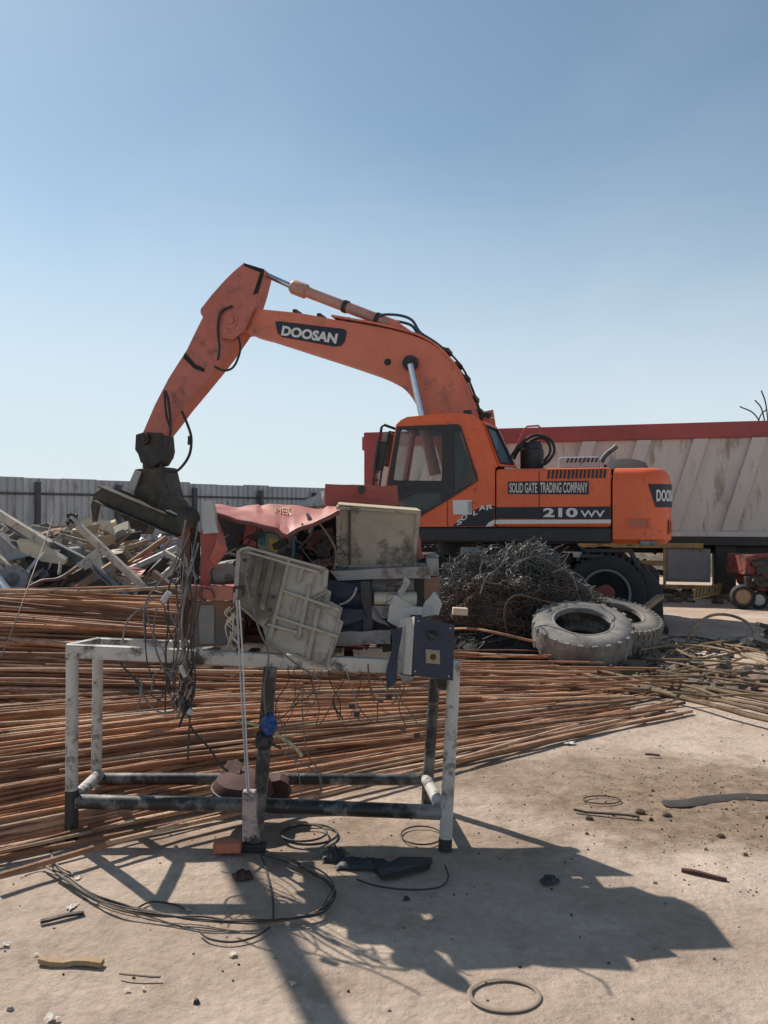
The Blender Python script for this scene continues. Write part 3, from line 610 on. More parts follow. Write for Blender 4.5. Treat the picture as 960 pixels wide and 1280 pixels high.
text('lettering', 'DOOSAN', WHITE, bp_, lambda x, y, t: pa + (pb-pa)*x*.96 + (pc-pa)*(y*.95) + (pb-pa)*.035*y + V((0,-t,0)), .045, shear=.0)
# pivots
def pin(x, y, r, off, depth, mat, par, nm='pivot_pin'):
    q2 = MB(); q2.lathe([(.001, 0), (r*.5, 0), (r*.55, .02), (r, .02), (r, .07), (r, depth)], E.px(x, y, off), (0, 1, 0), 20); return obj(nm, q2, mat, par, smooth=True)
pin(512, 453, .12, VB - HB - .09, 2*HB + .18, DARK, boom)
pin(484, 452, .055, VB - HB - .03, .06, DARK, boom, 'lug')
pin(287, 400, .13, VB - HB - .11, 2*HB + .22, ARMM, boom)
for vv in (VB - HB - .16, VB + HB + .16):
    q = MB(); p0, p1 = E.px(513, 455, vv), E.px(528, 522, vv); q.tube([p0, p1], .05, 14); r_ = obj('boom_cylinder_rod', q, CHROME, boom, smooth=True)
    q = MB(); p2 = p1 + (p1 - p0).normalized() * .9; q.tube([p1, p2], .09, 14); obj('boom_cylinder', q, BOOM, boom, smooth=True)
# arm cylinder above the boom
zc = VB
q = MB(); q.tube([E.px(328, 341, zc), E.px(372, 361, zc)], .045, 14); obj('arm_cylinder_rod', q, CHROME, boom, smooth=True)
q = MB(); A_, B_ = E.px(364, 357, zc), E.px(497, 408, zc); dd = (B_ - A_).normalized()
q.tube([A_, A_ + dd*.04, A_ + dd*.05, A_ + dd*.28, A_ + dd*.3, B_], [.09, .115, .12, .12, .088, .088], 18); ac = obj('arm_cylinder', q, CYLP, boom, smooth=True)
for t_ in (.52, .82):
    q = MB(); pc_ = A_.lerp(B_, t_); q.tube([pc_ - dd*.035, pc_ + dd*.035], .105, 16); obj('clamp', q, DARK, ac, smooth=True)
q = MB(); q.prism([E.px(480, 413, zc-.12), E.px(491, 398, zc-.12), E.px(512, 412, zc-.12), E.px(525, 424, zc-.12)], (0, .24, 0)); obj('cylinder_bracket', q, BOOM, boom, bevel=.01)
for k2, (vv) in enumerate((VB - .08, VB + .08)):
    q = MB(); q.tube(cr([E.px(472, 397, vv), E.px(480, 393 + 6*k2, vv), E.px(500, 394 + 8*k2, vv), E.px(515, 400 + 7*k2, vv), E.px(525, 415 + 5*k2, vv), E.px(540, 425, vv), E.px(556, 437, vv)]), .022, 8); obj('hose', q, M('blue_black_hose', (.03, .07, .10), None, 8, .5, bump=0), boom, smooth=True)
for vv in (VB - .12, VB - .04, VB + .05):                     # steel lines following the bend
    q = MB(); q.tube(cr([E.px(x + 2, y - 3, vv) for x, y in ((553, 437), (566, 450), (577, 464), (585, 480), (592, 498), (598, 518), (602, 545))]), .018, 6); obj('steel_line', q, DARK, boom, smooth=True)
q = MB()
for (x, y) in ((560, 441), (573, 458), (583, 474), (594, 500), (600, 516)): q.box(E.px(x, y - 1, VB), (.09, .36, .07))
obj('line_clamp', q, DARK, boom, bevel=.01)
q = MB(); q.tube(cr([E.px(600, 522, .95), E.px(607, 518, .95), E.px(611, 521, .95), E.px(612, 516, .95)]), .03, 8); obj('hose', q, RUBBER, boom)
for (x, y) in ((372, 391), (424, 399), (438, 401), (402, 396)): 
    q = MB(); q.box(E.px(x, y, VB), (.07, .3, .06)); obj('line_clamp', q, DARK, boom, bevel=.01)
# arm (two side plates look = slightly narrower box)
HA = .17
arm_r = [(304, 328), (330, 336), (329, 344), (324, 364), (318, 383), (311, 400), (303, 415), (286, 440), (270, 461), (248, 488), (228, 512), (214, 531), (203, 545), (190, 550), (178, 541), (193, 506), (210, 473), (222, 454), (233, 437), (243, 416), (253, 396), (250, 391), (250, 386), (264, 368), (280, 350), (291, 339)]
HA2 = HB + .05
q = MB(); q.prism(ring(arm_r, VB - HA), (0, 2*HA, 0)); arm = obj('arm', q, ARMM, ex, bevel=.012)
q = MB()
for o2 in (VB - HA2 - .03, VB + HA2):                      # cheek plates carrying the elbow
    q.prism(ring([(280, 351), (304, 330), (328, 338), (318, 384), (306, 412), (290, 424), (268, 420), (258, 398)], o2), (0, .03, 0))
obj('elbow_cheek', q, ARMM, arm, bevel=.006)
q = MB(); q.prism(ring([(304, 328), (330, 336), (329, 344), (322, 366), (316, 368), (325, 340), (305, 332)], VB - HA2 - .035), (0, .004, 0)); obj('end_plate_edge', q, M('greasy_brown', (0,0,0)), arm)
q = MB(); q.prism(ring([(231, 441), (236, 446), (244, 455), (256, 461), (254, 465), (242, 460), (229, 447)], VB - HA - .001), (0, -.012, 0)); obj('weld_band', q, M('greasy_brown', (.20, .075, .055), (.12, .05, .04), 8, .6), arm)
for k2, pl in enumerate(([(290, 382), (276, 390), (272, 410), (274, 435), (272, 450)], [(298, 421), (300, 438), (292, 458), (280, 463), (268, 458)], [(205, 490), (208, 520), (213, 540), (208, 560), (200, 575), (188, 584), (182, 581)], [(227, 514), (234, 530), (239, 548), (236, 570), (222, 588), (208, 589), (201, 581)], [(206, 488), (210, 500), (213, 530), (212, 548)])):
    q = MB(); q.tube(cr([E.px(x, y, VB - HA2 - .06) for x, y in pl]), .02 if k2 < 3 else .024, 8); obj('hose', q, RUBBER, arm, smooth=True)
q = MB(); q.tube([E.px(237, 545, VB-HA2-.06), E.px(236.5, 556, VB-HA2-.06)], .032, 8); obj('hose_coupling', q, DARK, arm)
pin(178, 548, .1, VB - HA - .1, 2*HA + .2, DARK, arm)
# linkage block at arm tip
q = MB(); q.prism(ring([(169, 543), (179, 540), (203, 541), (205, 563), (203, 571), (197, 581), (186, 583), (175, 578), (172, 568), (168, 562)], VB - .19), (0, .38, 0)); lk = obj('arm_end_link', q, DARK, arm, bevel=.02)
q = MB(); q.bb(E.px(181, 590, VB).x, E.px(193, 590, VB).x, VB - .08, VB + .08, E.px(187, 592, VB).z, E.px(187, 577, VB).z); obj('swivel', q, GRAP, lk, bevel=.01)
# clam grapple
q = MB(); q.prism(ring([(168, 586), (203, 583), (208, 604), (214, 628), (205, 634), (188, 637), (166, 628), (157, 618)], VB - .25), (0, .5, 0)); gp = obj('grapple_head', q, GRAP, ex, bevel=.03)
q = MB(); q.prism(ring([(168, 588), (176, 590), (168, 612), (163, 621), (155, 617)], VB - .33), (0, .03, 0)); obj('cover_plate', q, LGREY, gp, bevel=.005)
for (o2, sgn) in ((VB - .5, 1), (VB - .06, 1), (VB + .38, 1)):
    q = MB(); q.prism(ring([(200, 622), (216, 620), (228, 624), (237, 640), (242, 662), (238, 682), (232, 690), (234, 668), (226, 645), (212, 637), (196, 638)], o2), (0, .12, 0)); obj('tine', q, GRAP, gp, bevel=.01)
    q = MB(); q.prism(ring([(168, 618), (150, 612), (128, 610), (118, 618), (114, 632), (116.5, 652), (121, 632), (127, 624), (148, 628), (166, 634)], o2), (0, .1, 0)); obj('tine', q, GRAP, gp, bevel=.01)
q = MB(); q.prism(ring([(148, 642), (163, 646), (176, 640), (190, 646), (178, 672), (163, 660)], VB - .1), (0, .3, 0)); obj('lower_jaw', q, DARK, gp, bevel=.02)
# steel channel held in the grapple
a_, b2 = E.px(124, 617, VB - .62), E.px(236, 664, VB - .62)
wa, wb = [E.o + E.u*p.x + E.v*p.y + V((0,0,p.z)) for p in (a_, b2)]
dr = (wb - wa).normalized(); upv = V((0,0,1)); sd = dr.cross(upv).normalized(); up2 = sd.cross(dr)
q = MB(); q.beam(wa, wb, .03, .26, up2); 
for s_ in (.13, -.13): q.beam(wa + up2*s_ + sd*(-.0), wb + up2*s_, .26, .025, up2)
one('steel_beam', q, GRAP, 'dirty steel girder hanging tilted in the grapple jaws', 'beam', bevel=.006)

# ------------------------------------------------------------ scrap heap behind the rods (left)
mb = MB()
def heap(u, v):
    x = -7.5 + 7.0*u; y = 9.1 + 4.2*v
    hgt = (1.35 - .35*max(0, (x + 4.2))*.55) * math.sin(math.pi*min(1, v*1.05+.02))**.7 * min(1, (1-u)*5) * min(1, u*6+.2)
    return V((x, y, hgt*(1 + .35*h(x*1.3, y*1.3)) + .16*h(x*4, y*4, 2) + .1*h(x*9, y*9, 7) - .1))
mb.grid(heap, 110, 60)
tag(obj('scrap_rubble', mb, RUBM, smooth=False), 'dark mixed rubble under the scrap beams', 'rubble', kind='stuff')
def wp(x, y, d): return P(x, y, d)
def scrapbeam(name, x0, y0, d0, x1, y1, d1, wpx, mat, label, cat='beam', kind='box', group=None):
    a, b2 = wp(x0, y0, d0), wp(x1, y1, d1); wd = wpx * (d0 + d1) / 2 / FPX; q = MB(); dr = (b2 - a).normalized(); k = V((0,0,1)); sd = dr.cross(k).normalized(); up2 = sd.cross(dr)
    if kind == 'box': q.beam(a, b2, wd*.8, wd)
    elif kind == 'channel': q.beam(a, b2, .012, wd); q.beam(a + up2*(wd/2-.006) + sd*wd*.28, b2 + up2*(wd/2-.006) + sd*wd*.28, wd*.55, .012); q.beam(a - up2*(wd/2-.006) + sd*wd*.28, b2 - up2*(wd/2-.006) + sd*wd*.28, wd*.55, .012)
    elif kind == 'angle': q.beam(a, b2, .012, wd); q.beam(a + up2*(wd/2) + sd*wd*.4, b2 + up2*(wd/2) + sd*wd*.4, wd*.8, .012)
    elif kind == 'pipe': q.tube([a, b2], wd/2, 14)
    elif kind == 'bent': q.tube(cr([a, a.lerp(b2, .4) + V((0,0,.04)), a.lerp(b2, .7) - V((0,0,.03)), b2]), wd/2, 8)
    return one(name, q, mat, label, cat, group, smooth=(kind in ('pipe', 'bent')), bevel=0.004 if kind in ('box',) else 0)
SB = [
 ('scrap_beam', 88,648,9.3, 194,747,9.0, 8.5, PALEM, 'pale square beam with a torn dark top end leaning across the heap', 'beam', 'box'),
 ('scrap_channel', 6,650,9.9, 114,706,9.5, 12, BLUEG, 'wide grey blue steel channel sloping down from the upper left of the heap', 'beam', 'channel'),
 ('scrap_channel', 116,705,9.1, 164,750,8.9, 8, BLUEG, 'short grey channel below the crossing pale beam', 'beam', 'channel'),
 ('wood_plank', 70,752,8.9, 143,704,9.4, 8, WOOD, 'tan plank rising to the right under the crossing beam', 'plank', 'box'),
 ('rusty_pipe', 160,706,9.6, 208,672,9.9, 7, M('orange_rust_pipe', (.38, .20, .10), (.25, .12, .06), 6, .7), 'orange brown pipe below the grapple pointing up right', 'pipe', 'pipe'),
 ('scrap_beam', 160,713,9.4, 222,684,9.8, 6.5, LGREY, 'whitish beam just under the orange brown pipe', 'beam', 'box'),
 ('scrap_beam', -12,636,9.6, 62,682,9.4, 10, PALEM, 'broad cream beam at the top left corner of the heap', 'beam', 'box'),
 ('scrap_beam', 40,660,10.2, 112,672,10.4, 6, LGREY, 'thin light grey strip high on the heap', 'beam', 'angle'),
 ('scrap_beam', 62,666,9.9, 122,682,10.0, 5, PALEM, 'slim cream strip lying over the grey cylinder', 'beam', 'angle'),
 ('scrap_beam', 52,742,9.0, 120,706,9.3, 9, DARK, 'dark grimy beam behind the tan plank', 'beam', 'box'),
 ('scrap_beam', 178,668,10.2, 122,678,10.0, 9, DARK, 'dark slab under the pale board debris', 'beam', 'box'),
 ('scrap_angle', 152,688,9.8, 185,676,10.0, 5, WOOD, 'short tan batten above the orange brown pipe', 'batten', 'box'),
 ('scrap_beam', 192,716,9.0, 226,744,8.8, 8, TANBX, 'brown tilted beam beside the hanging cables', 'beam', 'box'),
 ('scrap_beam', 205,690,9.5, 232,706,9.3, 6, PALEM, 'short pale beam end near the hanging cables', 'beam', 'box'),
 ('scrap_channel', -10,690,9.2, 44,735,9.0, 10, PALEM, 'pale channel sloping behind the flanged pipe', 'beam', 'channel'),
 ('scrap_beam', 0,672,9.7, 30,700,9.5, 12, BLUEG, 'short grey block beam at the left edge of the heap', 'beam', 'box'),
 ('scrap_pipe', 15,748,8.7, 98,708,9.0, 4, TANBX, 'thin brown pipe crossing in front of the dark sheets', 'pipe', 'bent'),
 ('scrap_pipe', 74,718,8.9, 76,702,9.0, 4, PALEM, 'short upright pale stub on the heap', 'stub', 'pipe'),
 ('scrap_beam', 140,744,9.0, 205,728,9.1, 6, BLUEG, 'low grey beam lying along the foot of the heap', 'beam', 'angle'),
 ('scrap_beam', 120,690,9.5, 128,716,9.3, 7, PALEM, 'stubby pale beam wedged behind the crossing beam', 'beam', 'box'),
 ('scrap_beam', 84,668,10.6, 128,655,10.8, 7, PALEB, 'cream batten poking out behind the crossing beam', 'batten', 'box'),
 ('scrap_beam', 20,736,9.3, 60,716,9.2, 9, BLUEG, 'grey tilted beam right of the flanged pipe', 'beam', 'channel'),
 ('scrap_beam', 218,716,9.9, 248,690,10.3, 7, PALEM, 'pale beam rising behind the hanging cables', 'beam', 'box'),
]
for a in SB: scrapbeam(*a[:12])
q = MB(); c = P(89, 650, 9.3); 
for k in range(5): q.box(c + V((random.uniform(-.03,.05), random.uniform(-.04,.04), random.uniform(-.03,.05))), (.09, .03, .05), Matrix.Rotation(k*1.3, 3, V((1,.5,.3)).normalized()))
one('torn_bracket', q, DARK, 'dark torn bracket on the top end of the crossing beam', 'bracket')
q = MB(); q.prism([P(20,676,9.35), P(40,678,9.35), P(81,700,9.3), P(80,706,9.3), P(52,702,9.3), P(26,690,9.35)], (.02, .05, .03)); one('cream_board', q, PALEB, 'cream coloured broken board lying on the left of the heap', 'board', bevel=.004)
q = MB(); q.prism([P(28,684,9.55), P(75,690,9.5), P(84,722,9.4), P(40,724,9.4)], (.0, .03, .03)); one('dark_sheet', q, BLACK, 'dark crumpled sheet under the cream board', 'sheet', bevel=.003)
q = MB(); q.prism([P(168,708,9.9), P(222,698,9.9), P(228,738,9.8), P(176,736,9.8)], (.0, .03, .03)); one('blue_sheet', q, M('dark_blue_sheet', (.035, .05, .075), (.025, .035, .05), 4, .5), 'dark blue sheet tilted behind the brown beam', 'sheet', bevel=.003)
q = MB(); q.tube([P(84,692,9.7), P(104,690,9.9)], .075, 22); q.v = [p for p in q.v]; one('grey_cylinder', q, LGREY, 'light grey cylinder lying in the heap', 'cylinder', smooth=True)
q = MB(); q.prism([P(106,688,9.6), P(120,690,9.6), P(122,704,9.6), P(108,706,9.6)], (.05, .16, 0)); one('blue_grey_bracket', q, BLUEG, 'blue grey block beside the light grey cylinder', 'bracket', bevel=.01)
c = P(17, 724, 8.7); fd = V((.25, -1, .12)).normalized()
q = MB(); q.lathe([(.075, .02), (.075, -.5), (.115, -.5), (.115, -.02), (.15, -.02), (.15, .02), (.075, .02)], c, fd, 28); 
xx = fd.orthogonal().normalized(); yy = fd.cross(xx)
for k in range(8): q.lathe([(.012, .02), (.012, .035), (.001, .035)], c + (xx*math.cos(k*math.pi/4) + yy*math.sin(k*math.pi/4))*.13, fd, 6)
one('flanged_pipe', q, BLUEG, 'flanged pipe end with a dark bore facing outward', 'pipe', smooth=True)
q = MB(); q.tube([P(-4,726,8.6), P(14,750,8.4)], .07, 18); one('blue_canister', q, M('pale_blue_paint', (.20, .30, .42), (.12, .18, .26), 6, .4), 'shiny pale blue canister below the flanged pipe', 'canister', smooth=True)
q = MB()
for k in range(22):
    c = P(random.uniform(95, 168), random.uniform(655, 676), random.uniform(10.2, 10.9)); q.box(c, (random.uniform(.1,.35), random.uniform(.02,.05), random.uniform(.05,.16)), Matrix.Rotation(random.uniform(-.7,.7), 3, 'Y') @ Matrix.Rotation(random.uniform(-1,1), 3, 'X'))
tag(obj('broken_board_debris', q, PALEB), 'pale splintered board pieces on top of the heap', 'debris', kind='stuff')
q = MB()
def crum(a, b2): p = P(176 + 26*a, 688 - 20*b2, 10.1); return p + V((0, .15*h(a*5, b2*5, 3), .03*h(a*7, b2*7)))
q.grid(crum, 8, 6, thick=(0, .02, 0)); one('crumpled_foil', q, M('bright_aluminium', (.62,.63,.62), (.4,.4,.4), 6, .35, .5, .3), 'crumpled bright aluminium sheet just below the grapple', 'metal sheet')
# more loose members filling the heap, each on its own
fillm = [PALEM, BLUEG, DARK, GSTEEL, WOOD, LGREY, TANBX, PALEB, REBAR[1], PALEM, PINK]
for k in range(120):
    x = random.uniform(-30, 232); top = 668 + .12*max(0, x - 60); y = random.uniform(top, 742); d = 10.6 - (y - 650)/90*1.5 + random.uniform(-.2, .2)
    an = random.choice((-1, 1)) * random.uniform(.1, .8); ln = random.uniform(12, 62)
    x1 = x + ln*math.cos(an); y1 = min(752, y + ln*math.sin(an))
    if y1 < 664 or x1 > 240: continue
    m = random.choice(fillm); q = MB(); a, b2 = P(x, y, d), P(x1, y1, d + random.uniform(-.3,.3)); wd = random.uniform(.03, .09)
    if k % 3 == 0: q.tube(cr([a, a.lerp(b2, .4) + V((0, 0, random.uniform(-.07, .07))), a.lerp(b2, .75), b2]), wd*random.uniform(.12, .4), 8)
    elif k % 3 == 1: q.prism([a, b2, b2 + V((.02, .05, wd*random.uniform(1, 3))), a + V((.05, .04, wd*random.uniform(1, 3)))], (0, .008, 0))
    else: q.beam(a, b2, wd*.5, wd)
    tag(obj('scrap_member', q, m, smooth=(k % 3 == 0), crumple=0 if k % 3 == 0 else .03, cuts=2), 'loose scrap bar wedged among the heap of mixed beams', 'scrap bar', 'loose scrap bars in the heap')
# long thin rod leaning in front of the heap
q = MB(); q.tube(cr([P(67, 645, 8.2), P(58, 672, 7.9), P(40, 720, 7.3), P(24, 765, 6.9), P(4, 815, 6.6), P(-20, 850, 6.4)]), .006, 6); one('thin_leaning_rod', q, TANBX, 'long thin rusty rod leaning up across the heap and stack', 'rod')

# ------------------------------------------------------------ reinforcement rods
def rod(a, b2, r, mat, label, group, sag=.0, wav=.02, n=9, mid=None, name='rebar_rod', zf=None, seed=0):
    pts = []
    for i in range(n):
        t = i/(n-1); p = a.lerp(b2, t)
        p += V((0, wav*h(t*2.2, seed*3.1), wav*.5*h(t*2.5, seed*1.7, 4)))
        if zf: p.z = zf(p.x, p.y, p.z, t)
        pts.append(p)
    q = MB(); q.tube(pts, r, 7); o = obj(name, q, mat, smooth=True); return tag(o, label, 'rod', group)
def Hs(x): t = max(0, min(1, (x + 2.9)/3.6)); t = t*t*(3-2*t); return .80*(1-t) + .10*t
LB1 = 'rusty rod lying in the tall stack behind the white stand'; GR1 = 'rusty rods in the tall stack behind the stand'
fill = MB()
def stack_pos(i, N):
    return None
rs = random.Random(3)
def prof(y):                                   # cross profile of the tall stack 0..1
    t = (y - 6.35)/2.5
    return max(.05, min(1, t*2.1 + .12)) if t < .62 else max(.15, 1 - (t-.62)*1.3)
for i in range(112):                             # high, nearly level layer
    y0 = 6.4 + 2.3*(i/112)**.8 + rs.uniform(-.1, .1); py = prof(y0); r = rs.choice((.011, .013, .015, .019))
    z0 = .80*py*rs.choice((1, 1, 1, .93, .8, .6)) + rs.uniform(-.03, .03); y1 = y0 + rs.uniform(-.6, .6); z1 = z0 - rs.uniform(-.07, .20)
    x0 = rs.uniform(-6.2, -4.8) if i % 8 else rs.uniform(-4.2, -2.8); x1 = rs.uniform(-1.5, .5) if i % 10 else rs.uniform(-2.6, -1.6)
    a, b2 = V((x0, y0, max(.03, z0))), V((x1, y1, max(.02, min(z1, Hs(x1)*py + .22))))
    rod(a, b2, r, rs.choices(REBAR, (6, 4, 2))[0], LB1, GR1, wav=(.06, .09, .16)[i % 3], seed=i, n=11)
for i in range(46):                              # low long layer running on to the tyres
    y0 = 6.1 + 2.4*i/46 + rs.uniform(-.2, .2); y1 = 6.7 + 1.5*i/46 + rs.uniform(-.2, .25); r = rs.choice((.007, .009, .011))
    a, b2 = V((rs.uniform(-3.2, -1.2), y0, rs.uniform(.12, .32))), V((rs.uniform(.7, 2.7), y1, rs.uniform(.02, .14)))
    rod(a, b2, r, rs.choices(REBAR, (6, 4, 2))[0], LB1, GR1, wav=.10, seed=200 + i, n=11)
for i in range(760):
    y0 = 6.45 + 2.2*rs.random(); py = prof(y0); z0 = .76*py*rs.uniform(.05, 1.0)**.6; y1 = y0 + rs.uniform(-.3, .5); x0 = rs.uniform(-6, -4.6); x1 = rs.uniform(-1.6, .2)
    fill.tube([V((x0 + (x1-x0)*t, y0 + (y1-y0)*t + .03*h(t*2, i), max(.02, z0*(1 - .35*t)))) for t in [k/5 for k in range(6)]], .010, 5)
for i in range(420):
    y0 = 6.3 + 2.0*rs.random(); y1 = 6.8 + .6*(y0 - 6.2); fill.tube([V((-3 + 5.3*t, y0 + (y1-y0)*t + .04*h(t*2, i), max(.015, (.04 + .2*abs(h(i*1.7, 3)))*(1-t) + .02))) for t in [k/5 for k in range(6)]], .008, 5)
LB2 = 'rusty rod lying in the low fan under the white stand'; GR2 = 'rusty rods fanned out low under the stand'
N2 = 120
for i in range(N2):
    t = (i/(N2-1)); 
    ax, ay = -1.95 - 2.2*t - .5*t, 3.22 + 2.9*t                     # left ends, beyond the frame edge
    bx_, by = 2.62 - 1.35*t, 6.42 + 1.15*t; tw_ = rs.uniform(-.38, .38)*(1 if t > .12 else .4)
    a = V((ax, ay + tw_*.7 + .1, 0)); b2 = V((bx_, by - tw_, 0))
    d0 = (b2 - a); e0 = rs.uniform(-.12, .02) if t > .1 else rs.uniform(-.06, 0); e1 = rs.uniform(-.5, -.02) if i % 3 else rs.uniform(-.16, .04)
    if i % 13 == 5: e0 = -rs.uniform(.2, .5)
    if i in (2, 5, 9): a.y -= .22; b2.y += .05; a.x += .3
    if i in (3, 7): b2.y -= .25; b2.x -= .9
    a2 = a - d0*e0*.4; b3 = b2 + d0*e1*.5
    base = .018 + .24*math.sin(math.pi*min(1, t*1.15))**.8*(1 if t < .85 else .6)
    lay = rs.uniform(.35, 1); r = rs.choice((.008, .010, .012, .014)); 
    zf = lambda x, y, z, s, base=base, lay=lay, r=r: r + .005 + base*lay*max(.10, 1 - max(0, (x + 1.2))/3.6)
    rod(a2, b3, r, rs.choices(REBAR, (5, 4, 3))[0], LB2, GR2, wav=(.13, .10, .16, .26)[i % 4], seed=400 + i, zf=zf, n=13)
for i in range(900):
    t = .04 + .96*rs.random(); tt_ = rs.uniform(-.3, .3)*min(1, t*4); a = V((-1.95 - 2.7*t, 3.25 + 2.9*t + tt_, 0)); b2 = V((2.1 - 1.3*t - rs.random()*1.2, 6.2 + 1.1*t - tt_, 0)); r = rs.choice((.006, .008)); base = .01 + .22*math.sin(math.pi*min(1, t*1.15))**.8; lay = .86*rs.uniform(0, 1)**.7
    fill.tube([V((a.x + (b2.x-a.x)*s, a.y + (b2.y-a.y)*s + .09*h(s*2, i*1.7), r + .004 + base*lay*max(.08, 1 - max(0, (a.x + (b2.x-a.x)*s + 1.2))/3.6))) for s in [k/7 for k in range(8)]], r, 5)
fill.m = [(i // 200) % 3 if (i // 200) % 7 else 1 for i in range(len(fill.f))]
tag(obj('rebar_mass', fill, [REBAR[0], REBAR[1], REBAR[2]], smooth=True), 'rusty rods packed inside the two piles', 'rods', kind='stuff')
# dull ochre bars and bent coils on the right
LB3 = 'dull ochre bar lying on the ground right of the tyres'; GR3 = 'ochre bars on the ground right of the tyres'
oc = [(640,806,960,886,.013), (655,812,985,880,.02), (690,832,990,900,.016), (676,820,870,868,.012), (700,818,980,862,.012), (800,822,985,832,.012), (820,812,980,812,.012), (792,836,900,800,.013), (800,842,932,822,.012), (760,834,990,842,.012),
      (812,862,1000,910,.02), (840,868,980,872,.012), (720,826,880,850,.010), (880,800,985,824,.011), (770,850,990,858,.013), (820,792,960,818,.010), (820,826,870,796,.012), (860,838,985,850,.012), (690,846,905,876,.011), (740,840,960,870,.010), (830,800,930,812,.01), (780,815,905,846,.01), (850,860,990,892,.015), (812,850,940,838,.01)]
for i, (x0, y0, x1, y1, r) in enumerate(oc):
    z = .02 + .012*(i % 6); a, b2 = G(x0, y0, z), G(x1, y1, z); rod(a, b2, r, OLIVE, LB3, GR3, wav=.09, seed=900 + i, n=10, name='ochre_bar')
lp = thing('bent_bar_loop', 'upright arc of bent bar rising above the ochre bars', 'bent bar', G(900, 812))
q = MB(); d = 9.3; q.tube(cr([P(858, 806, d), P(862, 792, d), P(872, 779, d+.1), (P(890, 769, d+.15)), P(912, 769, d+.15), P(932, 777, d), P(942, 790, d-.1), P(936, 800, d-.2), P(912, 812, d-.3)]), .017, 8); obj('arc', q, OLIVE, lp, smooth=True)
for k, pl in enumerate(([(818,802),(845,796),(880,798),(910,806),(930,815)], [(826,806),(840,800),(846,808),(838,818)], [(850,815),(880,805),(915,800),(940,792)], [(800,812),(850,806),(905,812),(960,830)], [(846,812),(870,822),(900,820),(935,812)])):
    q = MB(); q.tube(cr([G(x, y, .06 + .02*k) for x, y in pl]), .012, 7); one('bent_bar', q, OLIVE, 'curved ochre bar tangled at the foot of the upright arc', 'bent bar', 'curved bars tangled at the foot of the arc', smooth=True)
q = MB()
for k in range(150):
    c = G(random.uniform(800, 985), random.uniform(800, 868), .02); s_ = random.uniform(.02, .09); q.box(c, (s_*random.uniform(.6, 2), s_, s_*.5), Matrix.Rotation(random.uniform(0, 3), 3, 'Z') @ Matrix.Rotation(random.uniform(-.6, .6), 3, 'X'))
tag(obj('scrap_litter', q, M('mixed_litter', (.20, .17, .13), (.06, .055, .045), 3, .8, rust=(.45, .43, .38), rscale=1.5, ramt=.4)), 'small mixed scrap scattered under the ochre bars', 'litter', kind='stuff')
q = MB(); d = 8.6
for k in range(9): c = P(random.uniform(945, 985), random.uniform(780, 818), d); q.box(c, (random.uniform(.1,.3), .1, random.uniform(.04,.1)), Matrix.Rotation(random.uniform(-.8,.8), 3, 'Y'))
one('dark_machine_parts', q, BLACK, 'cluster of black machine parts at the right edge beyond the bars', 'machine parts', bevel=.01)

# ------------------------------------------------------------ wire tangle
ctr = V((1.60, 9.25, .38)); rad = V((1.0, .62, .74))
wt_ = thing('wire_tangle', 'big dark tangle of netting and loose wire between the stand and the tyres', 'wire tangle', (1.52, 9.25, 0))
def blobp(th, ph, s=1.0):
    dx, dy, dz = math.cos(ph)*math.cos(th), math.cos(ph)*math.sin(th), math.sin(ph)
    k = 1 + .24*h(dx*2.2 + 5, dy*2.2, dz*2.2) + .13*h(dx*5, dy*5, dz*5)
    ell = V((rad.x*dx, rad.y*dy, rad.z*dz))*k*s
    p = ctr + ell
    p.z -= .30*max(0, dx)**2*1.2 if dz > 0 else 0                 # lower towards the tyres
    if p.z < .02: p.z = .02 + .03*abs(h(dx*5, dy*5))
    return p
q = MB(); q.grid(lambda u, v: blobp(u*2*math.pi, -math.pi/2 + v*math.pi, .9 + .07*h(u*16, v*9)), 72, 36); obj('packed_core', q, CORE, wt_, smooth=False)
rw_ = random.Random(5)
def walk(q, n, s, r, step, th0=None, ph0=None, turn=.5, curl=0):
    th = rw_.uniform(math.pi*.85, math.pi*2.15) if th0 is None else th0; ph = rw_.uniform(-.55, 1.35) if ph0 is None else ph0
    a = rw_.uniform(0, 6.28); pts = []; c_ = rw_.uniform(-curl, curl)
    for k in range(n):
        pts.append(blobp(th, ph, s + .05*math.sin(k*.9 + th*3) + rw_.uniform(-.012, .012)))
        a += rw_.uniform(-turn, turn) + c_; th += math.cos(a)*step/max(.3, math.cos(ph)); ph = max(-.8, min(1.5, ph + math.sin(a)*step))
    q.tube(pts, r, 3, caps=False)
q = MB()
for k in range(760): walk(q, rw_.randint(12, 26), rw_.uniform(.95, 1.06), rw_.choice((.0022, .003, .004)), .05, turn=.6, curl=.35)
obj('netting', q, NET, wt_)
q = MB()
for k in range(330): walk(q, 18, rw_.uniform(.95, 1.05), .0035, .05, th0=rw_.uniform(3.5, 4.6), ph0=rw_.uniform(-.4, .5), turn=.7, curl=.3)
for k in range(80): walk(q, 16, rw_.uniform(.96, 1.05), .004, .045, th0=rw_.uniform(5.2, 5.7), ph0=rw_.uniform(.0, .7), turn=.7, curl=.3)
obj('rusty_netting', q, NETB, wt_)
q = MB()                                                          # stray hairs that break the outline
for k in range(150):
    th, ph = rw_.uniform(2.6, 6.8), rw_.uniform(.1, 1.45); p = blobp(th, ph, 1.0); dn = (p - ctr).normalized(); t_ = dn.orthogonal().normalized(); L_ = rw_.uniform(.04, .16)
    q.tube(cr([p, p + dn*L_*.6 + t_*rw_.uniform(-.05, .05), p + dn*L_ + V((rw_.uniform(-.1,.1), 0, rw_.uniform(-.06,.05)))], 3), .0022, 3, caps=False)
obj('stray_wires', q, NET, wt_)['kind'] = 'stuff'
d = 8.55
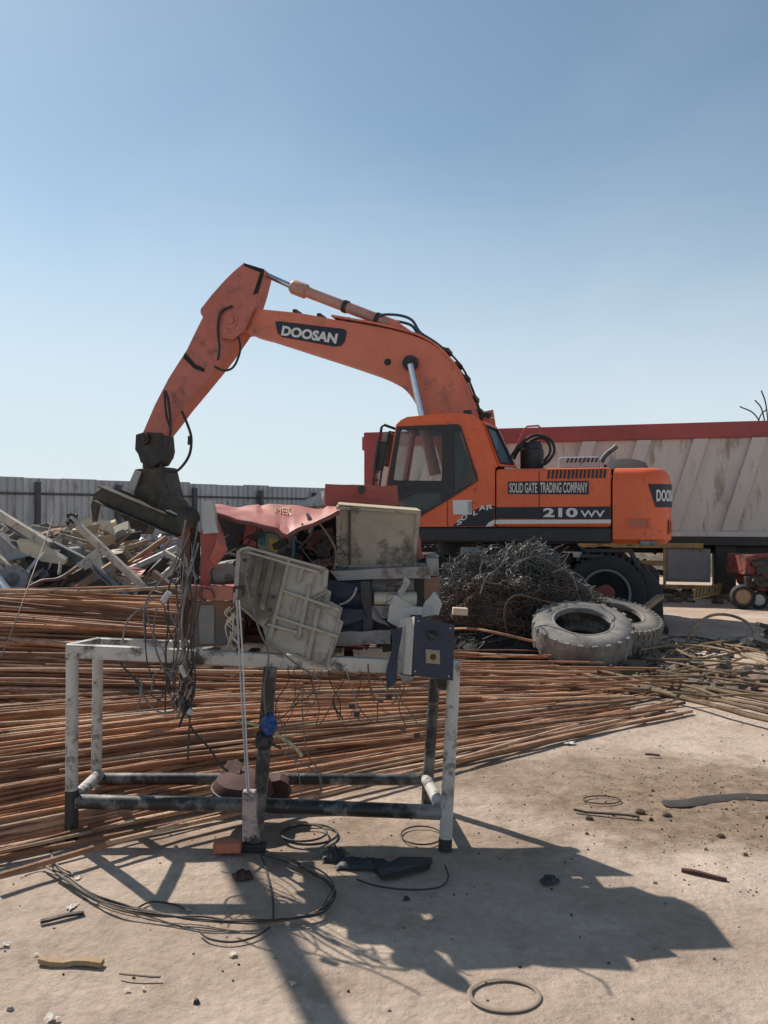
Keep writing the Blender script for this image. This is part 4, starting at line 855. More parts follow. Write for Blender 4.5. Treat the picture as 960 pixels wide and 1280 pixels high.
for pl, r, m in (([(600,742),(608,722),(625,708),(634,690),(632,678)], .008, WIREG), ([(634,795),(630,770),(634,752),(648,744),(668,748),(690,754),(720,764),(745,772)], .011, WIREB), ([(690,716),(704,712),(716,722),(722,738)], .008, WIREG), ([(566,700),(585,690),(610,694),(622,712)], .006, WIREG), ([(650,700),(672,696),(700,708),(728,722),(742,748)], .006, WIREG), ([(604,700),(600,715),(610,728),(628,730)], .007, WIREG), ([(640,812),(655,790),(650,770)], .006, WIREB)):
    q = MB(); q.tube(cable(pl, d, r), r, 6); obj('loose_wire', q, m, wt_, smooth=True)
q = MB(); q.tube(cr([G(560, 786, .30), P(600, 787, 8.2), P(668, 802, 8.0)]), .014, 7); one('brown_bar', q, REBAR[1], 'straight brown bar in front of the dark foot of the wire tangle', 'bar', smooth=True)
q = MB(); q.box(P(575, 764, 8.4), (.16, .10, .075), Matrix.Rotation(.05, 3, 'Y')); one('cream_block', q, PALEB, 'small cream block at the left foot of the wire tangle', 'block', bevel=.008)
q = MB()
for k in range(60):
    th = rw_.uniform(2.8, 5.2); c = V((1.35 + rw_.uniform(-.95, .6), 8.65 + rw_.uniform(-.25, .3), rw_.uniform(.02, .26))); q.tube(cr([c, c + V((rw_.uniform(-.2,.2), rw_.uniform(-.1,.1), rw_.uniform(0,.12))), c + V((rw_.uniform(-.35,.35), rw_.uniform(-.1,.1), rw_.uniform(-.05,.1)))], 4), .007, 4)
q2 = MB()
q2.grid(lambda u, v: V((.55 + 1.75*u, 8.45 + .9*v, .30*math.sin(math.pi*min(1,max(0,u)))**.5*math.sin(math.pi*v)**.6*(1 + .5*h(u*9, v*6)) + .005)), 40, 16)
obj('bottom_scrap', q2, CORE, wt_); obj('bottom_wire', q, WIRED, wt_)

# ------------------------------------------------------------ two truck tyres
def tyre(name, label, c, axis, r, wd, tm, lug=True):
    t = thing(name, label, 'tyre', (c.x, c.y, 0)); ax = V(axis).normalized(); q = MB(); ri = r*.545
    q.lathe([(ri, -wd*.36), (ri*1.04, -wd*.47), (ri*1.2, -wd*.53), (r*.80, -wd*.55), (r*.93, -wd*.47), (r*.985, -wd*.40), (r, -wd*.3), (r, wd*.3), (r*.985, wd*.40), (r*.93, wd*.47), (r*.80, wd*.55), (ri*1.2, wd*.53), (ri*1.04, wd*.47), (ri, wd*.36),
             (ri*1.0, wd*.33), (r*.88, wd*.36), (r*.93, 0), (r*.88, -wd*.36), (ri, -wd*.33)], c, ax, 56, closed=True)
    carc = q; q = MB(); x = ax.orthogonal().normalized(); y = ax.cross(x); n_ = 46
    for i in range(n_):
        for s_ in (-1, 1):
            a = 2*math.pi*(i + (.5 if s_ > 0 else 0))/n_; rd = x*math.cos(a) + y*math.sin(a); tg = -x*math.sin(a) + y*math.cos(a)
            if lug or i % 2 == 0: q.box(c + ax*(s_*wd*.30) + rd*(r - (.001 if lug else .009)), (wd*.30, .052 if not lug else .042, .028), Matrix((ax, tg, rd)).transposed())
            if lug: q.box(c + ax*(s_*wd*.435) + rd*(r*.955), (wd*.13, .040, .035), Matrix.Rotation(0, 3, 'X') @ Matrix((ax, tg, rd)).transposed())
        if i % 2 == 0 and lug:
            a = 2*math.pi*i/n_; rd = x*math.cos(a) + y*math.sin(a); tg = -x*math.sin(a) + y*math.cos(a)
            q.box(c + rd*(r + (.001 if lug else -.007)), (wd*.12, .10, .022), Matrix((ax, tg, rd)).transposed())
    if lug: obj('carcass', carc, tm, t, smooth=True); obj('tread', q, tm, t)
    else: carc.add(q.v, q.f); obj('carcass', carc, tm, t, smooth=True)
    for s_, in ((1,), (-1,)):
        q = MB(); q.lathe([(ri*1.02, s_*wd*.47), (ri*1.06, s_*wd*.525), (ri*1.12, s_*wd*.52), (ri*1.14, s_*wd*.49)], c, ax, 48, closed=True); obj('bead_ring', q, M('pale_bead_rubber', (.26,.245,.22), (.15,.145,.135), 9, .8), t, smooth=True)
    return t
c1 = P(731, 799, 8.15) + V((0, .12, 0)); c1.z = .33
tyre('truck_tyre', 'nearer worn truck tyre with a wide dark hole leaning on the other', c1, (-.02, -.37, 1), .515, .27, TYRE, False)
c2 = P(772, 789, 8.85) + V((0, .1, 0)); c2.z = .33
tyre('truck_tyre', 'farther truck tyre with chunky tread blocks behind the smoother one', c2, (.12, -.30, 1), .50, .27, M('pale_dusty_tyre', (.22, .20, .175), (.11, .105, .095), 5, .85, bump=.25, rust=(.29, .26, .22), rscale=3, ramt=.5), True)
q = MB(); q.beam(P(800, 765, 9.6), P(826, 745, 10.0), .09, .05); one('wood_wedge', q, WOOD, 'short tan timber wedged behind the farther tyre', 'timber', bevel=.008)

# ------------------------------------------------------------ things at the far right
rm = thing('red_machine', 'red scrapped machine with wheels standing by the trailer at the right', 'machine', G(960, 757))
d = 13.2
q = MB(); q.prism([P(932,694,d), P(985,694,d), P(985,744,d), P(950,740,d), (P(940,722,d)), P(932,718,d)], (0, .7, 0)); obj('body_panel', q, M('dirty_dark_red_paint', (.26, .05, .04), (.12, .03, .026), 5, .6, rust=(.06,.04,.035), ramt=.45), rm, crumple=.05)
q = MB(); q.prism([P(942,700,d-.03), P(960,698,d-.03), P(962,716,d-.03), P(946,718,d-.03)], (0, .025, 0)); obj('dark_hatch', q, BLACK, rm)
for (wx, wr_, rmm) in ((929, .20, WOOD), (949, .15, LGREY), (975, .21, DARK)):
    c = P(wx, 744, d - .05); c.z = wr_
    q = MB(); q.lathe([(wr_*.6, 0), (wr_*.9, -.02), (wr_, .03), (wr_, .11), (wr_*.9, .16), (wr_*.6, .14)], c, (.25, 1, 0), 28, closed=True); t_ = obj('wheel', q, TYREDK, rm, smooth=True)
    q = MB(); q.lathe([(wr_*.6, .01), (wr_*.66, -.01), (wr_*.55, .03), (wr_*.2, .05), (.001, .03)], c, (.25, 1, 0), 24); obj('rim', q, rmm, t_, smooth=True)
q = MB()
for k in range(14): q.box(P(random.uniform(935, 985), random.uniform(700, 742), d - .1 + random.uniform(0, .2)), (random.uniform(.08,.3), .1, random.uniform(.05,.2)), Matrix.Rotation(random.uniform(-.8,.8), 3, 'Y'))
obj('engine_parts', q, DARK, rm, bevel=.01)
yr = thing('ribbed_yellow_rack', 'small yellow ribbed rack on the ground below the trailer', 'rack', G(888, 748))
A0, A1 = P(870, 748, 13.6), P(901, 742, 13.9)
for k in range(9):
    p = A0.lerp(A1, k/8); q = MB(); q.tube(cr([p + V((-.10, -.15, .0)), p + V((.0, 0, .17)), p + V((.12, .2, .06))], 5), .016, 6); obj('rib', q, YEL, yr, smooth=True)
q = MB(); q.beam(A0 + V((-.05, 0, .12)), A1 + V((0, 0, .17)), .04, .03); q.beam(A0 + V((-.1, -.15, .01)), A1 + V((-.1, -.15, .02)), .04, .03); obj('spine', q, YEL, yr)
q = MB()
for k in range(90):
    c = G(random.uniform(790, 985), random.uniform(738, 752), .03); s_ = random.uniform(.04, .16); q.box(c, (s_*random.uniform(.7, 2), s_, s_*.7), Matrix.Rotation(random.uniform(0, 3), 3, 'Z') @ Matrix.Rotation(random.uniform(-.6, .6), 3, 'X'))
tag(obj('dirt_rubble', q, RUBM), 'low rubble under and beyond the trailer', 'rubble', kind='stuff')
# low earth bank far behind the trailer
q = MB(); q.grid(lambda u, v: V((-4 + 40*u, 20 + 6*v, 1.0*math.sin(math.pi*v)*(1 + .3*h(u*18, v*3)) - .05)), 80, 8)
tag(obj('earth_bank', q, RUBM, smooth=True), '', '', kind='structure')
# ------------------------------------------------------------ the white stand
st = thing('pipe_stand', 'scuffed white welded pipe stand carrying the machine wreck', 'stand', P(320, 1060, 3.7) * V((1, 1, 0)) if False else (-.6, 3.9, 0))
FLf = G(90, 1048); FLt = P(91, 812, 3.79); FRf = G(556, 1061); FRt = P(568, 826, 3.73)
RLt = P(123, 803, 4.17); RLf = V((RLt.x - .01, RLt.y, 0)); RRf = G(533, 1006); RRt = P(545, 822, 4.25)
def sq(a, b2, wd, mat, nm='leg'):
    q = MB(); q.beam(a, b2, wd, wd, V((0, 1, 0))); return obj(nm, q, mat, st, bevel=.006)
def rt(pts, r, mat, nm): q = MB(); q.tube(pts, r, 16); return obj(nm, q, mat, st, smooth=True)
rt([FLf, FLf.lerp(FLt, .5), FLt], .029, FRAME, 'leg'); rt([FRf, FRf.lerp(FRt, .5), FRt], .030, FRAME, 'leg')
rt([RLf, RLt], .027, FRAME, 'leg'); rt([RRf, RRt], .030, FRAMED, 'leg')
for p, r in ((FLf, .031), (FRf, .032)):
    rt([p, p.lerp(FLt if p is FLf else FRt, .26 if p is FLf else .06)], r, BLACK, 'dark_foot')  # black sleeve over the lower end of each front leg
q = MB(); a, b2 = P(84, 813, 3.78), P(575, 836, 3.72); q.beam(a, b2, .045, .066); obj('top_rail', q, FRAME, st, bevel=.007)
q = MB(); q.beam(P(118, 803, 4.2), P(560, 818, 4.25), .045, .05); obj('top_rail', q, FRAME, st, bevel=.006)
q = MB(); q.beam(P(87, 811, 3.815), P(122, 803, 4.17), .04, .05); obj('top_rail', q, FRAME, st, bevel=.006)
q = MB(); q.beam(P(569, 832, 3.765), P(549, 820, 4.22), .04, .05); obj('top_rail', q, FRAME, st, bevel=.006)
q = MB(); 
for k in range(5): q.beam(P(250 + k*62, 818 + k*2.5, 3.81), P(262 + k*58, 810 + k*2, 4.17), .05, .02)
obj('cross_slat', q, FRAMED, st, bevel=.003)
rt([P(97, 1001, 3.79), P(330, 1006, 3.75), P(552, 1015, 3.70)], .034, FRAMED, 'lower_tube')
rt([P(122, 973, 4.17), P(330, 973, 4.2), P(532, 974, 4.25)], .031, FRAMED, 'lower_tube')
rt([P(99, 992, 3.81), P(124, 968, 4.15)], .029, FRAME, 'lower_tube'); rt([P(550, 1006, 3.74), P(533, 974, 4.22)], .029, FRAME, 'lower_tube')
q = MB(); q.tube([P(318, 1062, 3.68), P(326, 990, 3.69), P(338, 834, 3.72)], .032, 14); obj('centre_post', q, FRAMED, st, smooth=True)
rt([P(352, 1034, 4.2), P(353, 975, 4.2)], .022, BLACK, 'leg')
q = MB(); q.box(P(318, 1058, 3.66), (.11, .05, .04)); obj('dark_foot', q, BLACK, st, bevel=.005)  # black block at the lower end of the centre post
q = MB(); q.prism([P(303, 990, 3.60), P(319, 990, 3.60), P(323, 1052, 3.60), P(303, 1052, 3.60)], (0, .05, 0)); one('box_section_stub', q, M('pinkish_white_paint', (.50, .40, .37), (.34, .27, .25), 8, .6, rust=(.05, .045, .05), rscale=9, ramt=.48), 'short pinkish white box section standing at the foot of the centre post', 'box section', bevel=.004)
q = MB(); a = P(267, 1057, 3.62); 
q.box(P(285, 1057, 3.62), (.125, .06, .045), Matrix.Rotation(-.03, 3, 'Y')); one('brick', q, BRICK, 'orange brick with dark grooves at the foot of the centre post', 'brick', bevel=.004)

# ------------------------------------------------------------ machine wreck on the stand
def plate(name, pts, ext, mat, label, cat, bevel=.004, group=None, cr_=.014):
    q = MB(); q.prism(pts, ext); return one(name, q, mat, label, cat, group, crumple=cr_)
def Pl(pts, d): return [P(x, y, d) for x, y in pts]
# bent red hood
hood = thing('bent_hood', 'faded red bent sheet metal hood sagging in the middle on top of the wreck', 'hood', P(345, 700, 4.1))
def hd(u, v):
    x = 268 + (424 - 268)*u
    yt = 630 + 3*math.sin(u*9) + (3 if .35 < u < .9 else 0); dip = 1 - abs((u - .62)/(.62 if u < .62 else .38)); yb = 639 + 26*max(0, dip)**.85 + (4 if .5 < u < .62 else 0) - (u-.5)*2
    d0, d1 = 4.36, 3.84 - .06*max(0, dip)
    p = P(x, yt, d0).lerp(P(x, yb, d1), v); p.z += .010*h(u*8, v*4); return p
q = MB(); q.grid(hd, 40, 10, thick=(0, 0, -.006)); obj('sheet', q, PINK, hood, smooth=True)
q = MB(); e = [hd(k/24, 1) + V((0, -.004, -.006)) for k in range(25)]; q.tube(e, .011, 8); obj('rolled_edge', q, M('dark_maroon_edge', (.17, .045, .04), (.11, .035, .03), 7, .5), hood, smooth=True)
def hmap(x, y, t): p = hd(.49 + .13*x, .42 - .26*y); return p + V((0, -t*.5, .006 + t))
text('faded_letters', 'MEK', M('faded_yellow_paint', (.50, .30, .11), (.42, .15, .10), 38, .6), hood, hmap, .0, thick=.001)
plate('red_side_sheet', Pl([(250,732),(252,667),(262,640),(271,640),(285,687),(270,704),(262,714),(266,733)], 3.80), (0, .012, 0), REDS, 'torn red side panel below the pale corner piece', 'panel')
plate('red_side_flap', [P(266,640,3.80), P(278,666,3.84), P(286,688,3.82), P(268,712,3.84), P(262,700,3.80), P(270,680,3.79)], (.01, -.03, .01), PINK, 'creased red flap folded outward on the side panel', 'panel')
plate('pale_corner_piece', Pl([(253,667),(256,630),(261,627),(266,628),(272,668)], 3.74), (0, .05, .005), LGREY, 'pale grey corner piece standing at the left end of the wreck', 'corner piece', .006)
# dark inside of the wreck
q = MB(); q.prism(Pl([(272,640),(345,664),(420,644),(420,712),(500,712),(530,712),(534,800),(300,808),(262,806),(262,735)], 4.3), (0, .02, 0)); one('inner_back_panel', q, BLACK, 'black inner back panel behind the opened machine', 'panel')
q = MB()
wk = random.Random(11)
for k in range(46):
    c = P(wk.uniform(284, 425), wk.uniform(672, 715) , wk.uniform(4.02, 4.22)); q.box(c, (wk.uniform(.02,.14), wk.uniform(.02,.1), wk.uniform(.02,.09)), Matrix.Rotation(wk.uniform(-1,1), 3, 'Y'))
tag(obj('inner_wreckage', q, DARK, bevel=.003), 'dark broken inner parts heaped inside the machine', 'wreckage', kind='stuff')
cbx = thing('control_box', 'dark grey control box with teal and yellow stickers inside the wreck', 'control box', P(352, 690, 4.02))
q = MB(); q.prism(Pl([(322,655),(335,658),(368,667),(367,694),(330,690),(322,684)], 4.02), (.01, .12, 0)); obj('case', q, GSTEEL, cbx, bevel=.006)
q = MB(); q.prism(Pl([(325,667),(332,668),(332,682),(324,681)], 4.017), (0, -.003, 0)); obj('sticker', q, M('teal_sticker', (.03, .16, .17), None, 20, .5), cbx)
q = MB(); q.prism(Pl([(337,672),(348,674),(347,690),(336,688)], 4.017), (0, -.003, 0)); obj('sticker', q, M('yellow_sticker', (.55, .42, .05), None, 20, .5), cbx)
plate('red_inner_panel', Pl([(306,655),(322,658),(321,682),(304,678)], 4.03), (0, .02, 0), REDS, 'small red panel left of the control box', 'panel')
q = MB(); q.tube(cable([(366,668),(367,682),(366,696)], 3.98, 0), .011, 8); one('blue_strut', q, M('dull_blue_plastic', (.05, .11, .17), None, 8, .4), 'dull blue strut at the right side of the control box', 'strut', smooth=True)
plate('grey_motor_block', Pl([(266,712),(274,706),(290,703),(296,712),(296,726),(270,728),(265,722)], 3.88), (0, .1, .01), GSTEEL, 'grey metal lump above the red channel', 'metal block', .01)
# red channel with the open square tube end and brown box
rch = thing('red_channel', 'faded red channel lying across the brown box', 'channel', P(264, 751, 3.78))
q = MB(); q.prism(Pl([(235,733),(291,732),(291,750),(236,751)], 3.74), (0, .10, 0)); obj('web', q, PINK, rch, crumple=.008)
q = MB(); q.prism(Pl([(291,733),(305,732),(306,749),(291,750)], 3.735), (0, .1, 0), holes=[Pl([(293.5,735.5),(302.5,735),(303.5,746.5),(293.5,747.5)], 3.735)]); obj('square_tube_end', q, DARK, rch, bevel=.003)
q = MB(); q.prism(Pl([(293.5,735.5),(302.5,735),(303.5,746.5),(293.5,747.5)], 3.80), (0, .01, 0)); obj('tube_bottom', q, BLACK, rch)
q = MB(); q.tube(cable([(258,751),(250,747),(250,738),(256,735),(265,738),(268,748)], 3.73, 0), .0045, 6); one('wire_loop', q, WIREB, 'small loop of brown wire on the front of the red channel', 'wire', smooth=True)
bb_ = thing('brown_box', 'brown and grey steel box under the red channel', 'box', P(268, 808, 3.85))
q = MB(); q.prism(Pl([(238,752),(298,752),(299,806),(240,808)], 3.82), (0, .26, 0)); obj('case', q, TANBX, bb_, crumple=.012)
q = MB(); q.prism(Pl([(248,756),(268,756),(268,804),(250,805)], 3.817), (0, -.004, 0)); obj('grey_panel', q, GSTEEL, bb_)  # flat grey panel set on the front of the brown box
plate('brown_upright', Pl([(226,642),(238,650),(236,800),(228,800)], 3.92), (0, .03, 0), M('brown_rust_strip', (.16, .085, .055), (.08, .045, .032), 3, .7, rust=(.25, .12, .10), ramt=.45), 'tall thin brown steel strip standing beside the hanging cables', 'steel strip')
plate('brown_upright', Pl([(240,655),(249,664),(248,733),(241,806),(237,806)], 3.97), (0, .02, 0), DARK, 'dark steel strip behind the tall brown one', 'steel strip')
q = MB(); q.lathe([(.045, 0), (.055, .02), (.055, .05), (.02, .07)], P(236, 648, 3.9), (.2, -1, .1), 20); one('round_cap', q, DARK, 'round dark cap above the tall brown strip', 'cap', smooth=True)
# ribbed grey panel hanging over the front rail
rp = thing('ribbed_cover', 'broken grey ribbed plastic panel hanging tilted over the front rail', 'panel', P(360, 836, 3.7))
def D_(y): return 3.80 - (y - 684)/150*.13
def Pp(pts, o2=0): return [P(x, y, D_(y) + o2) for x, y in pts]
outl = [(299,686),(311,683),(409,710),(407,736),(413,740),(411,751),(427,759),(424,774),(429,778),(409,836),(372,822),(334,806),(329,783),(293,756),(298,720)]
q = MB(); q.prism(Pp(outl), (0, .012, 0)); pn = obj('sheet', q, GRYP, rp, crumple=.006)
def rib(x0, y0, x1, y1, wd=.012, dp=.022, mat=GRYP):
    q = MB(); a, b2 = P(x0, y0, D_(y0) - dp/2), P(x1, y1, D_(y1) - dp/2); q.beam(a, b2, dp, wd, V((0, 0, 1))); obj('stiffening_rib', q, mat, pn, bevel=.002)
for r4 in ((300,687,311,684), (311,684.5,408,711), (299,688,294,754), (361,699,335,806), (378,708,372,728), (387,731,372,800), (398,760,384,825), (408,712,406,735), (354,738,425,762), (343,770,422,795), (335,780,372,790), (310,690,401,716)): rib(*r4)
for r4 in ((408,740,392,748), (427,759,408,835), (334,804,408,834), (372,742,362,778), (394,720,390,736)): rib(*r4, wd=.006, dp=.012)
q = MB(); q.prism(Pp([(300,692),(334,700),(358,705),(344,762),(330,782),(296,754)], -.003), (0, -.010, 0)); obj('mud_caked_area', q, DIRTP, pn, crumple=.008)
q = MB(); q.prism(Pp([(322,696),(330,698),(320,745),(312,742)], -.014), (0, -.012, 0)); q.prism(Pp([(338,700),(344,702),(330,762),(324,758)], -.014), (0, -.012, 0)); obj('raised_ledge', q, DIRTP, pn, bevel=.004)
for (x, y) in ((326,744),(342,746),(338,762),(306,700)):
    q = MB(); q.lathe([(.010, 0), (.010, .008), (.001, .008)], P(x, y, D_(y) - .012), (0, -1, 0), 14); obj('hole_boss', q, BLACK, pn, smooth=True)
# square tan enclosure
eb2 = thing('square_enclosure', 'weathered tan square enclosure door box standing on the grey ledge', 'enclosure', P(472, 708, 4.1))
ff4 = Pl([(422,632),(526,640),(521,708),(421,710)], 3.98)
q = MB(); q.prism(ff4, (-.01, .26, .010)); obj('case', q, TANB, eb2, crumple=.010)
def inset(ps, k): c = sum(ps, V((0,0,0)))/4; return [c + (p - c)*k for p in ps]
q = MB(); q.prism([p + V((0,-.001,0)) for p in inset(ff4, .99)], (0, -.012, 0), [inset([p + V((0,-.001,0)) for p in ff4], .90)]); obj('rim', q, TANB, eb2, crumple=.010)
q = MB(); q.beam(P(437, 638, 3.972), P(437, 706, 3.972), .010, .012, V((0,1,0))); obj('fold_line', q, DARK, eb2)
q = MB(); q.prism([p + V((-.0, .0, .002)) for p in (ff4[0], ff4[1], ff4[1] + V((-.01,.262,.016)), ff4[0] + V((-.01,.262,.016)))], (0, 0, .005)); obj('top_lip', q, M('sunlit_tan_lip', (.50, .42, .30), (.38, .30, .2), 6, .6), eb2)
plate('red_back_sheet', Pl([(407,604),(455,606),(497,607),(498,632),(407,634)], 4.36), (0, .01, 0), REDS, 'flat red sheet standing up behind the tan enclosure', 'sheet')
plate('dark_tab', Pl([(448,607),(455,607.5),(455,617),(449,617)], 4.35), (0, -.008, 0), BLACK, 'small dark tab on the top edge of the red sheet', 'tab')
plate('grey_wedge', [P(370,632,4.45), P(400,614,4.45), P(405,614,4.42), P(406,633,4.4)], (.02, .12, -.01), LGREY, 'light grey wedge of sheet left of the standing red sheet', 'sheet')
plate('grey_ledge', Pl([(412,713),(536,709),(537,724),(424,725)], 3.86), (0, .22, .008), GSTEEL, 'long grey ledge bar under the tan enclosure', 'ledge', .006)
q = MB(); q.prism(Pl([(533,697),(548,697),(549,720),(534,720)], 3.88), (0, .12, 0)); q.lathe([(.028, 0), (.034, .01), (.02, .02), (.001, .02)], P(541, 697, 3.93), (0, 0, 1), 12); one('bolt_block', q, GSTEEL, 'grey clamp block with a cap at the right end of the ledge', 'clamp block', bevel=.005)
plate('rusty_side_plate', Pl([(530,721),(549,721),(549,752),(532,756)], 3.95), (0, .03, 0), TANBX, 'rust brown side plate hanging below the clamp block', 'plate')
plate('red_pillar', Pl([(521,660),(528,676),(531,696),(522,700)], 4.02), (0, .03, 0), PINK, 'thin faded red sliver at the right of the tan enclosure', 'strip')
plate('blue_plastic_shell', Pl([(404,726),(458,728),(446,742),(458,752),(460,786),(414,795),(428,776),(426,758),(412,750)], 3.9), (0, .10, 0), NAVYP, 'dark blue broken plastic shell under the ledge', 'plastic shell', .01)
q = MB(); q.tube(cable([(446,734),(442,744),(434,752),(424,756)], 3.88, 0), .006, 8); one('pale_edge_trim', q, LGREY, 'curved pale trim on the dark blue shell', 'trim', smooth=True)
plate('dark_flap', Pl([(424,762),(452,760),(458,772),(432,782)], 3.84), (0, .04, .01), NAVYP, 'dark blue flap below the broken shell', 'plastic flap', .006)
plate('black_bracket', Pl([(452,727),(464,727),(466,800),(456,800)], 3.86), (0, .1, 0), BLACK, 'black upright bracket left of the cream roller', 'bracket')
plate('grey_backing_block', Pl([(466,726),(518,726),(518,742),(466,742)], 4.0), (0, .1, 0), GSTEEL, 'grey block above the cream roller', 'block')
q = MB(); q.tube([P(467, 748, 3.93), P(520, 748, 3.95)], .034, 22); one('cream_roller', q, CREAM, 'cream coloured roller lying under the ledge', 'roller', smooth=True)
plate('grey_tray', Pl([(463,758),(488,757),(492,770),(466,772)], 3.9), (0, .2, 0), GSTEEL, 'grey tray just below the cream roller', 'tray')
plate('jagged_grey_shard', Pl([(483,775),(487,758),(493,742),(512,756),(524,758),(524,768),(512,768),(500,788),(494,783)], 3.76), (.01, .015, 0), LGREY, 'jagged grey shard above the switch box', 'shard', .002)
plate('jagged_grey_shard', Pl([(524,766),(530,752),(540,741),(549,756),(548,770),(530,772)], 3.8), (.01, .015, 0), LGREY, 'pointed grey shard at the right above the switch box', 'shard', .002)
plate('steel_crossbar', Pl([(421,789),(488,790),(488,806),(416,806)], 3.83), (0, .08, 0), GSTEEL, 'short grey crossbar above the front rail', 'crossbar')
q = MB()
for k in range(26): q.box(P(wk.uniform(412, 520), wk.uniform(788, 812), wk.uniform(3.9, 4.15)), (wk.uniform(.03,.14), .05, wk.uniform(.015,.05)), Matrix.Rotation(wk.uniform(-.5,.5), 3, 'Y'))
for k in range(14): q.box(P(wk.uniform(300, 335), wk.uniform(765, 806), wk.uniform(3.95, 4.15)), (wk.uniform(.03,.1), .05, wk.uniform(.02,.07)), Matrix.Rotation(wk.uniform(-.7,.7), 3, 'Y'))
tag(obj('small_debris', q, MAROON, bevel=.002), 'small rusty debris lying on the stand top', 'debris', kind='stuff')
cw_ = random.Random(77)
for k in range(34):                                            # loose cables and torn strips strewn over the wreck
    x, y = cw_.uniform(285, 525), cw_.uniform(664, 800)
    if x > 418 and y < 708: x, y = cw_.uniform(372, 415), cw_.uniform(668, 705)
    if 300 < x < 425 and y > 700: x, y = cw_.uniform(372, 420), cw_.uniform(668, 705)
    dd = cw_.uniform(3.84, 3.98); pl = [(x, y)]
    for j in range(4): pl.append((pl[-1][0] + cw_.uniform(-16, 18), min(815, pl[-1][1] + cw_.uniform(-10, 16))))
    q = MB(); rr = cw_.choice((.002, .003, .005)); q.tube(cable(pl, dd, 0, seg=4), rr, 6); tag(obj('loose_cable', q, cw_.choice((WIREG, WIRED, WIREB, WIRED, MAROON)), smooth=True), 'short loose cable strewn over the middle of the wreck', 'cable', 'loose cables on the wreck')
for k, (x, y, s1_, m, lb) in enumerate(((392,676,.09,MAROON,'rusty folded strip beside the tan enclosure'), (400,700,.08,TANBX,'brown torn strip above the ribbed panel'), (316,668,.07,DARK,'dark torn strip under the left of the hood'), (470,770,.10,GSTEEL,'grey torn strip below the cream roller'), (505,735,.06,LGREY,'small pale torn strip right of the cream roller'), (440,800,.12,REDS,'red torn strip above the front rail'), (280,770,.07,LGREY,'pale torn strip on the brown box'), (285,792,.08,DARK,'dark torn strip low on the brown box'), (384,654,.07,GSTEEL,'grey torn strip under the right of the hood'))):
    c = P(x, y, 3.86 if x > 430 else 3.94); q = MB(); an = cw_.uniform(-1, 1); dr = V((math.cos(an), 0, math.sin(an))); q.prism([c - dr*s1_*.6 + V((0,0,.012)), c + dr*s1_*.5 + V((0,0,.02)), c + dr*s1_*.7 - V((0,0,.015)), c - dr*s1_*.2 - V((0,0,.025))], (.01, .02, 0)); one('torn_strip', q, m, lb, 'metal strip', crumple=.03)
fm = MB()
for k in range(30):
    c = P(cw_.uniform(286, 300), cw_.uniform(756, 800), cw_.uniform(3.78, 3.86)); fm.tube(cr([c, c + V((cw_.uniform(-.03,.03), 0, -.03)), c + V((cw_.uniform(-.05,.04), 0, -cw_.uniform(.05,.12)))], 3), [.006, .005, .005, .004, .003, .002, .001], 5)
one('frayed_foam', fm, CREAM, 'pale frayed foam strands between the brown box and the ribbed panel', 'foam')
# switch box hanging at the right corner
sb = thing('switch_box', 'white box with a dark blue face and round switch hung on the right corner', 'switch box', P(540, 850, 3.65))
f4 = Pl([(519,770),(567,781),(565,849),(515,843)], 3.56); ex_ = P(497, 798, 3.80) - P(519, 770, 3.56); ex_.z = -.045
q = MB(); q.prism([f4[0], f4[1], f4[2], f4[3]], ex_); obj('case', q, M('dusty_white_case', (.66, .63, .58), (.52, .49, .45), 4, .6, rust=(.3,.26,.22), ramt=.38), sb, bevel=.004)
q = MB(); q.prism([p + V((0,-.001,0)) for p in f4], (0, -.012, 0)); fc = obj('front_panel', q, NAVYP, sb, bevel=.003)
cc = P(541, 820, 3.545); q = MB(); q.prism([cc + V((-.032,0,-.03)), cc + V((.032,0,-.036)), cc + V((.032,0,.027)), cc + V((-.032,0,.033))], (0, -.006, 0)); sp = obj('switch_plate', q, TANB, fc, bevel=.002)
q = MB(); q.lathe([(.027, 0), (.027, .006), (.015, .010), (.013, .004), (.001, .004)], cc + V((0,-.007,0)), (0,-1,0), 24); obj('switch_ring', q, M('yellowed_ring', (.34,.27,.17), None, 20, .5), sp, smooth=True)
q = MB(); q.lathe([(.010, 0), (.010, .012), (.001, .013)], cc + V((0,-.012,0)), (0,-1,0), 16); obj('switch_knob', q, DARK, sp, smooth=True)
q = MB(); q.lathe([(.020, 0), (.022, .01), (.014, .03), (.001, .03)], P(540, 794, 3.547), (0,-1,0), 18); q.box(P(541, 795, 3.51), (.05, .012, .010), Matrix.Rotation(.5, 3, 'Y')); obj('rotary_knob', q, BLACK, fc, smooth=True)
for (x, y) in ((523,776),(563,785),(561,845),(519,839)):
    q = MB(); q.lathe([(.004, 0), (.004, .003), (.001, .003)], P(x, y, 3.547), (0,-1,0), 8); obj('screw', q, LGREY, fc)
plate('black_hanging_strip', Pl([(487,786),(501,784),(498,812),(496,855),(484,862),(482,840),(490,815)], 3.66), (0, .01, 0), NAVYP, 'black bent strip hanging left of the switch box', 'strip')
plate('grey_lug', Pl([(500,845),(516,845),(512,854),(503,854)], 3.68), (0, .05, 0), GSTEEL, 'small grey lug under the switch box', 'lug')
plate('black_plug', Pl([(548,848),(560,850),(558,864),(549,862)], 3.85), (0, .03, 0), BLACK, 'black plug behind the right front leg below the switch box', 'plug')
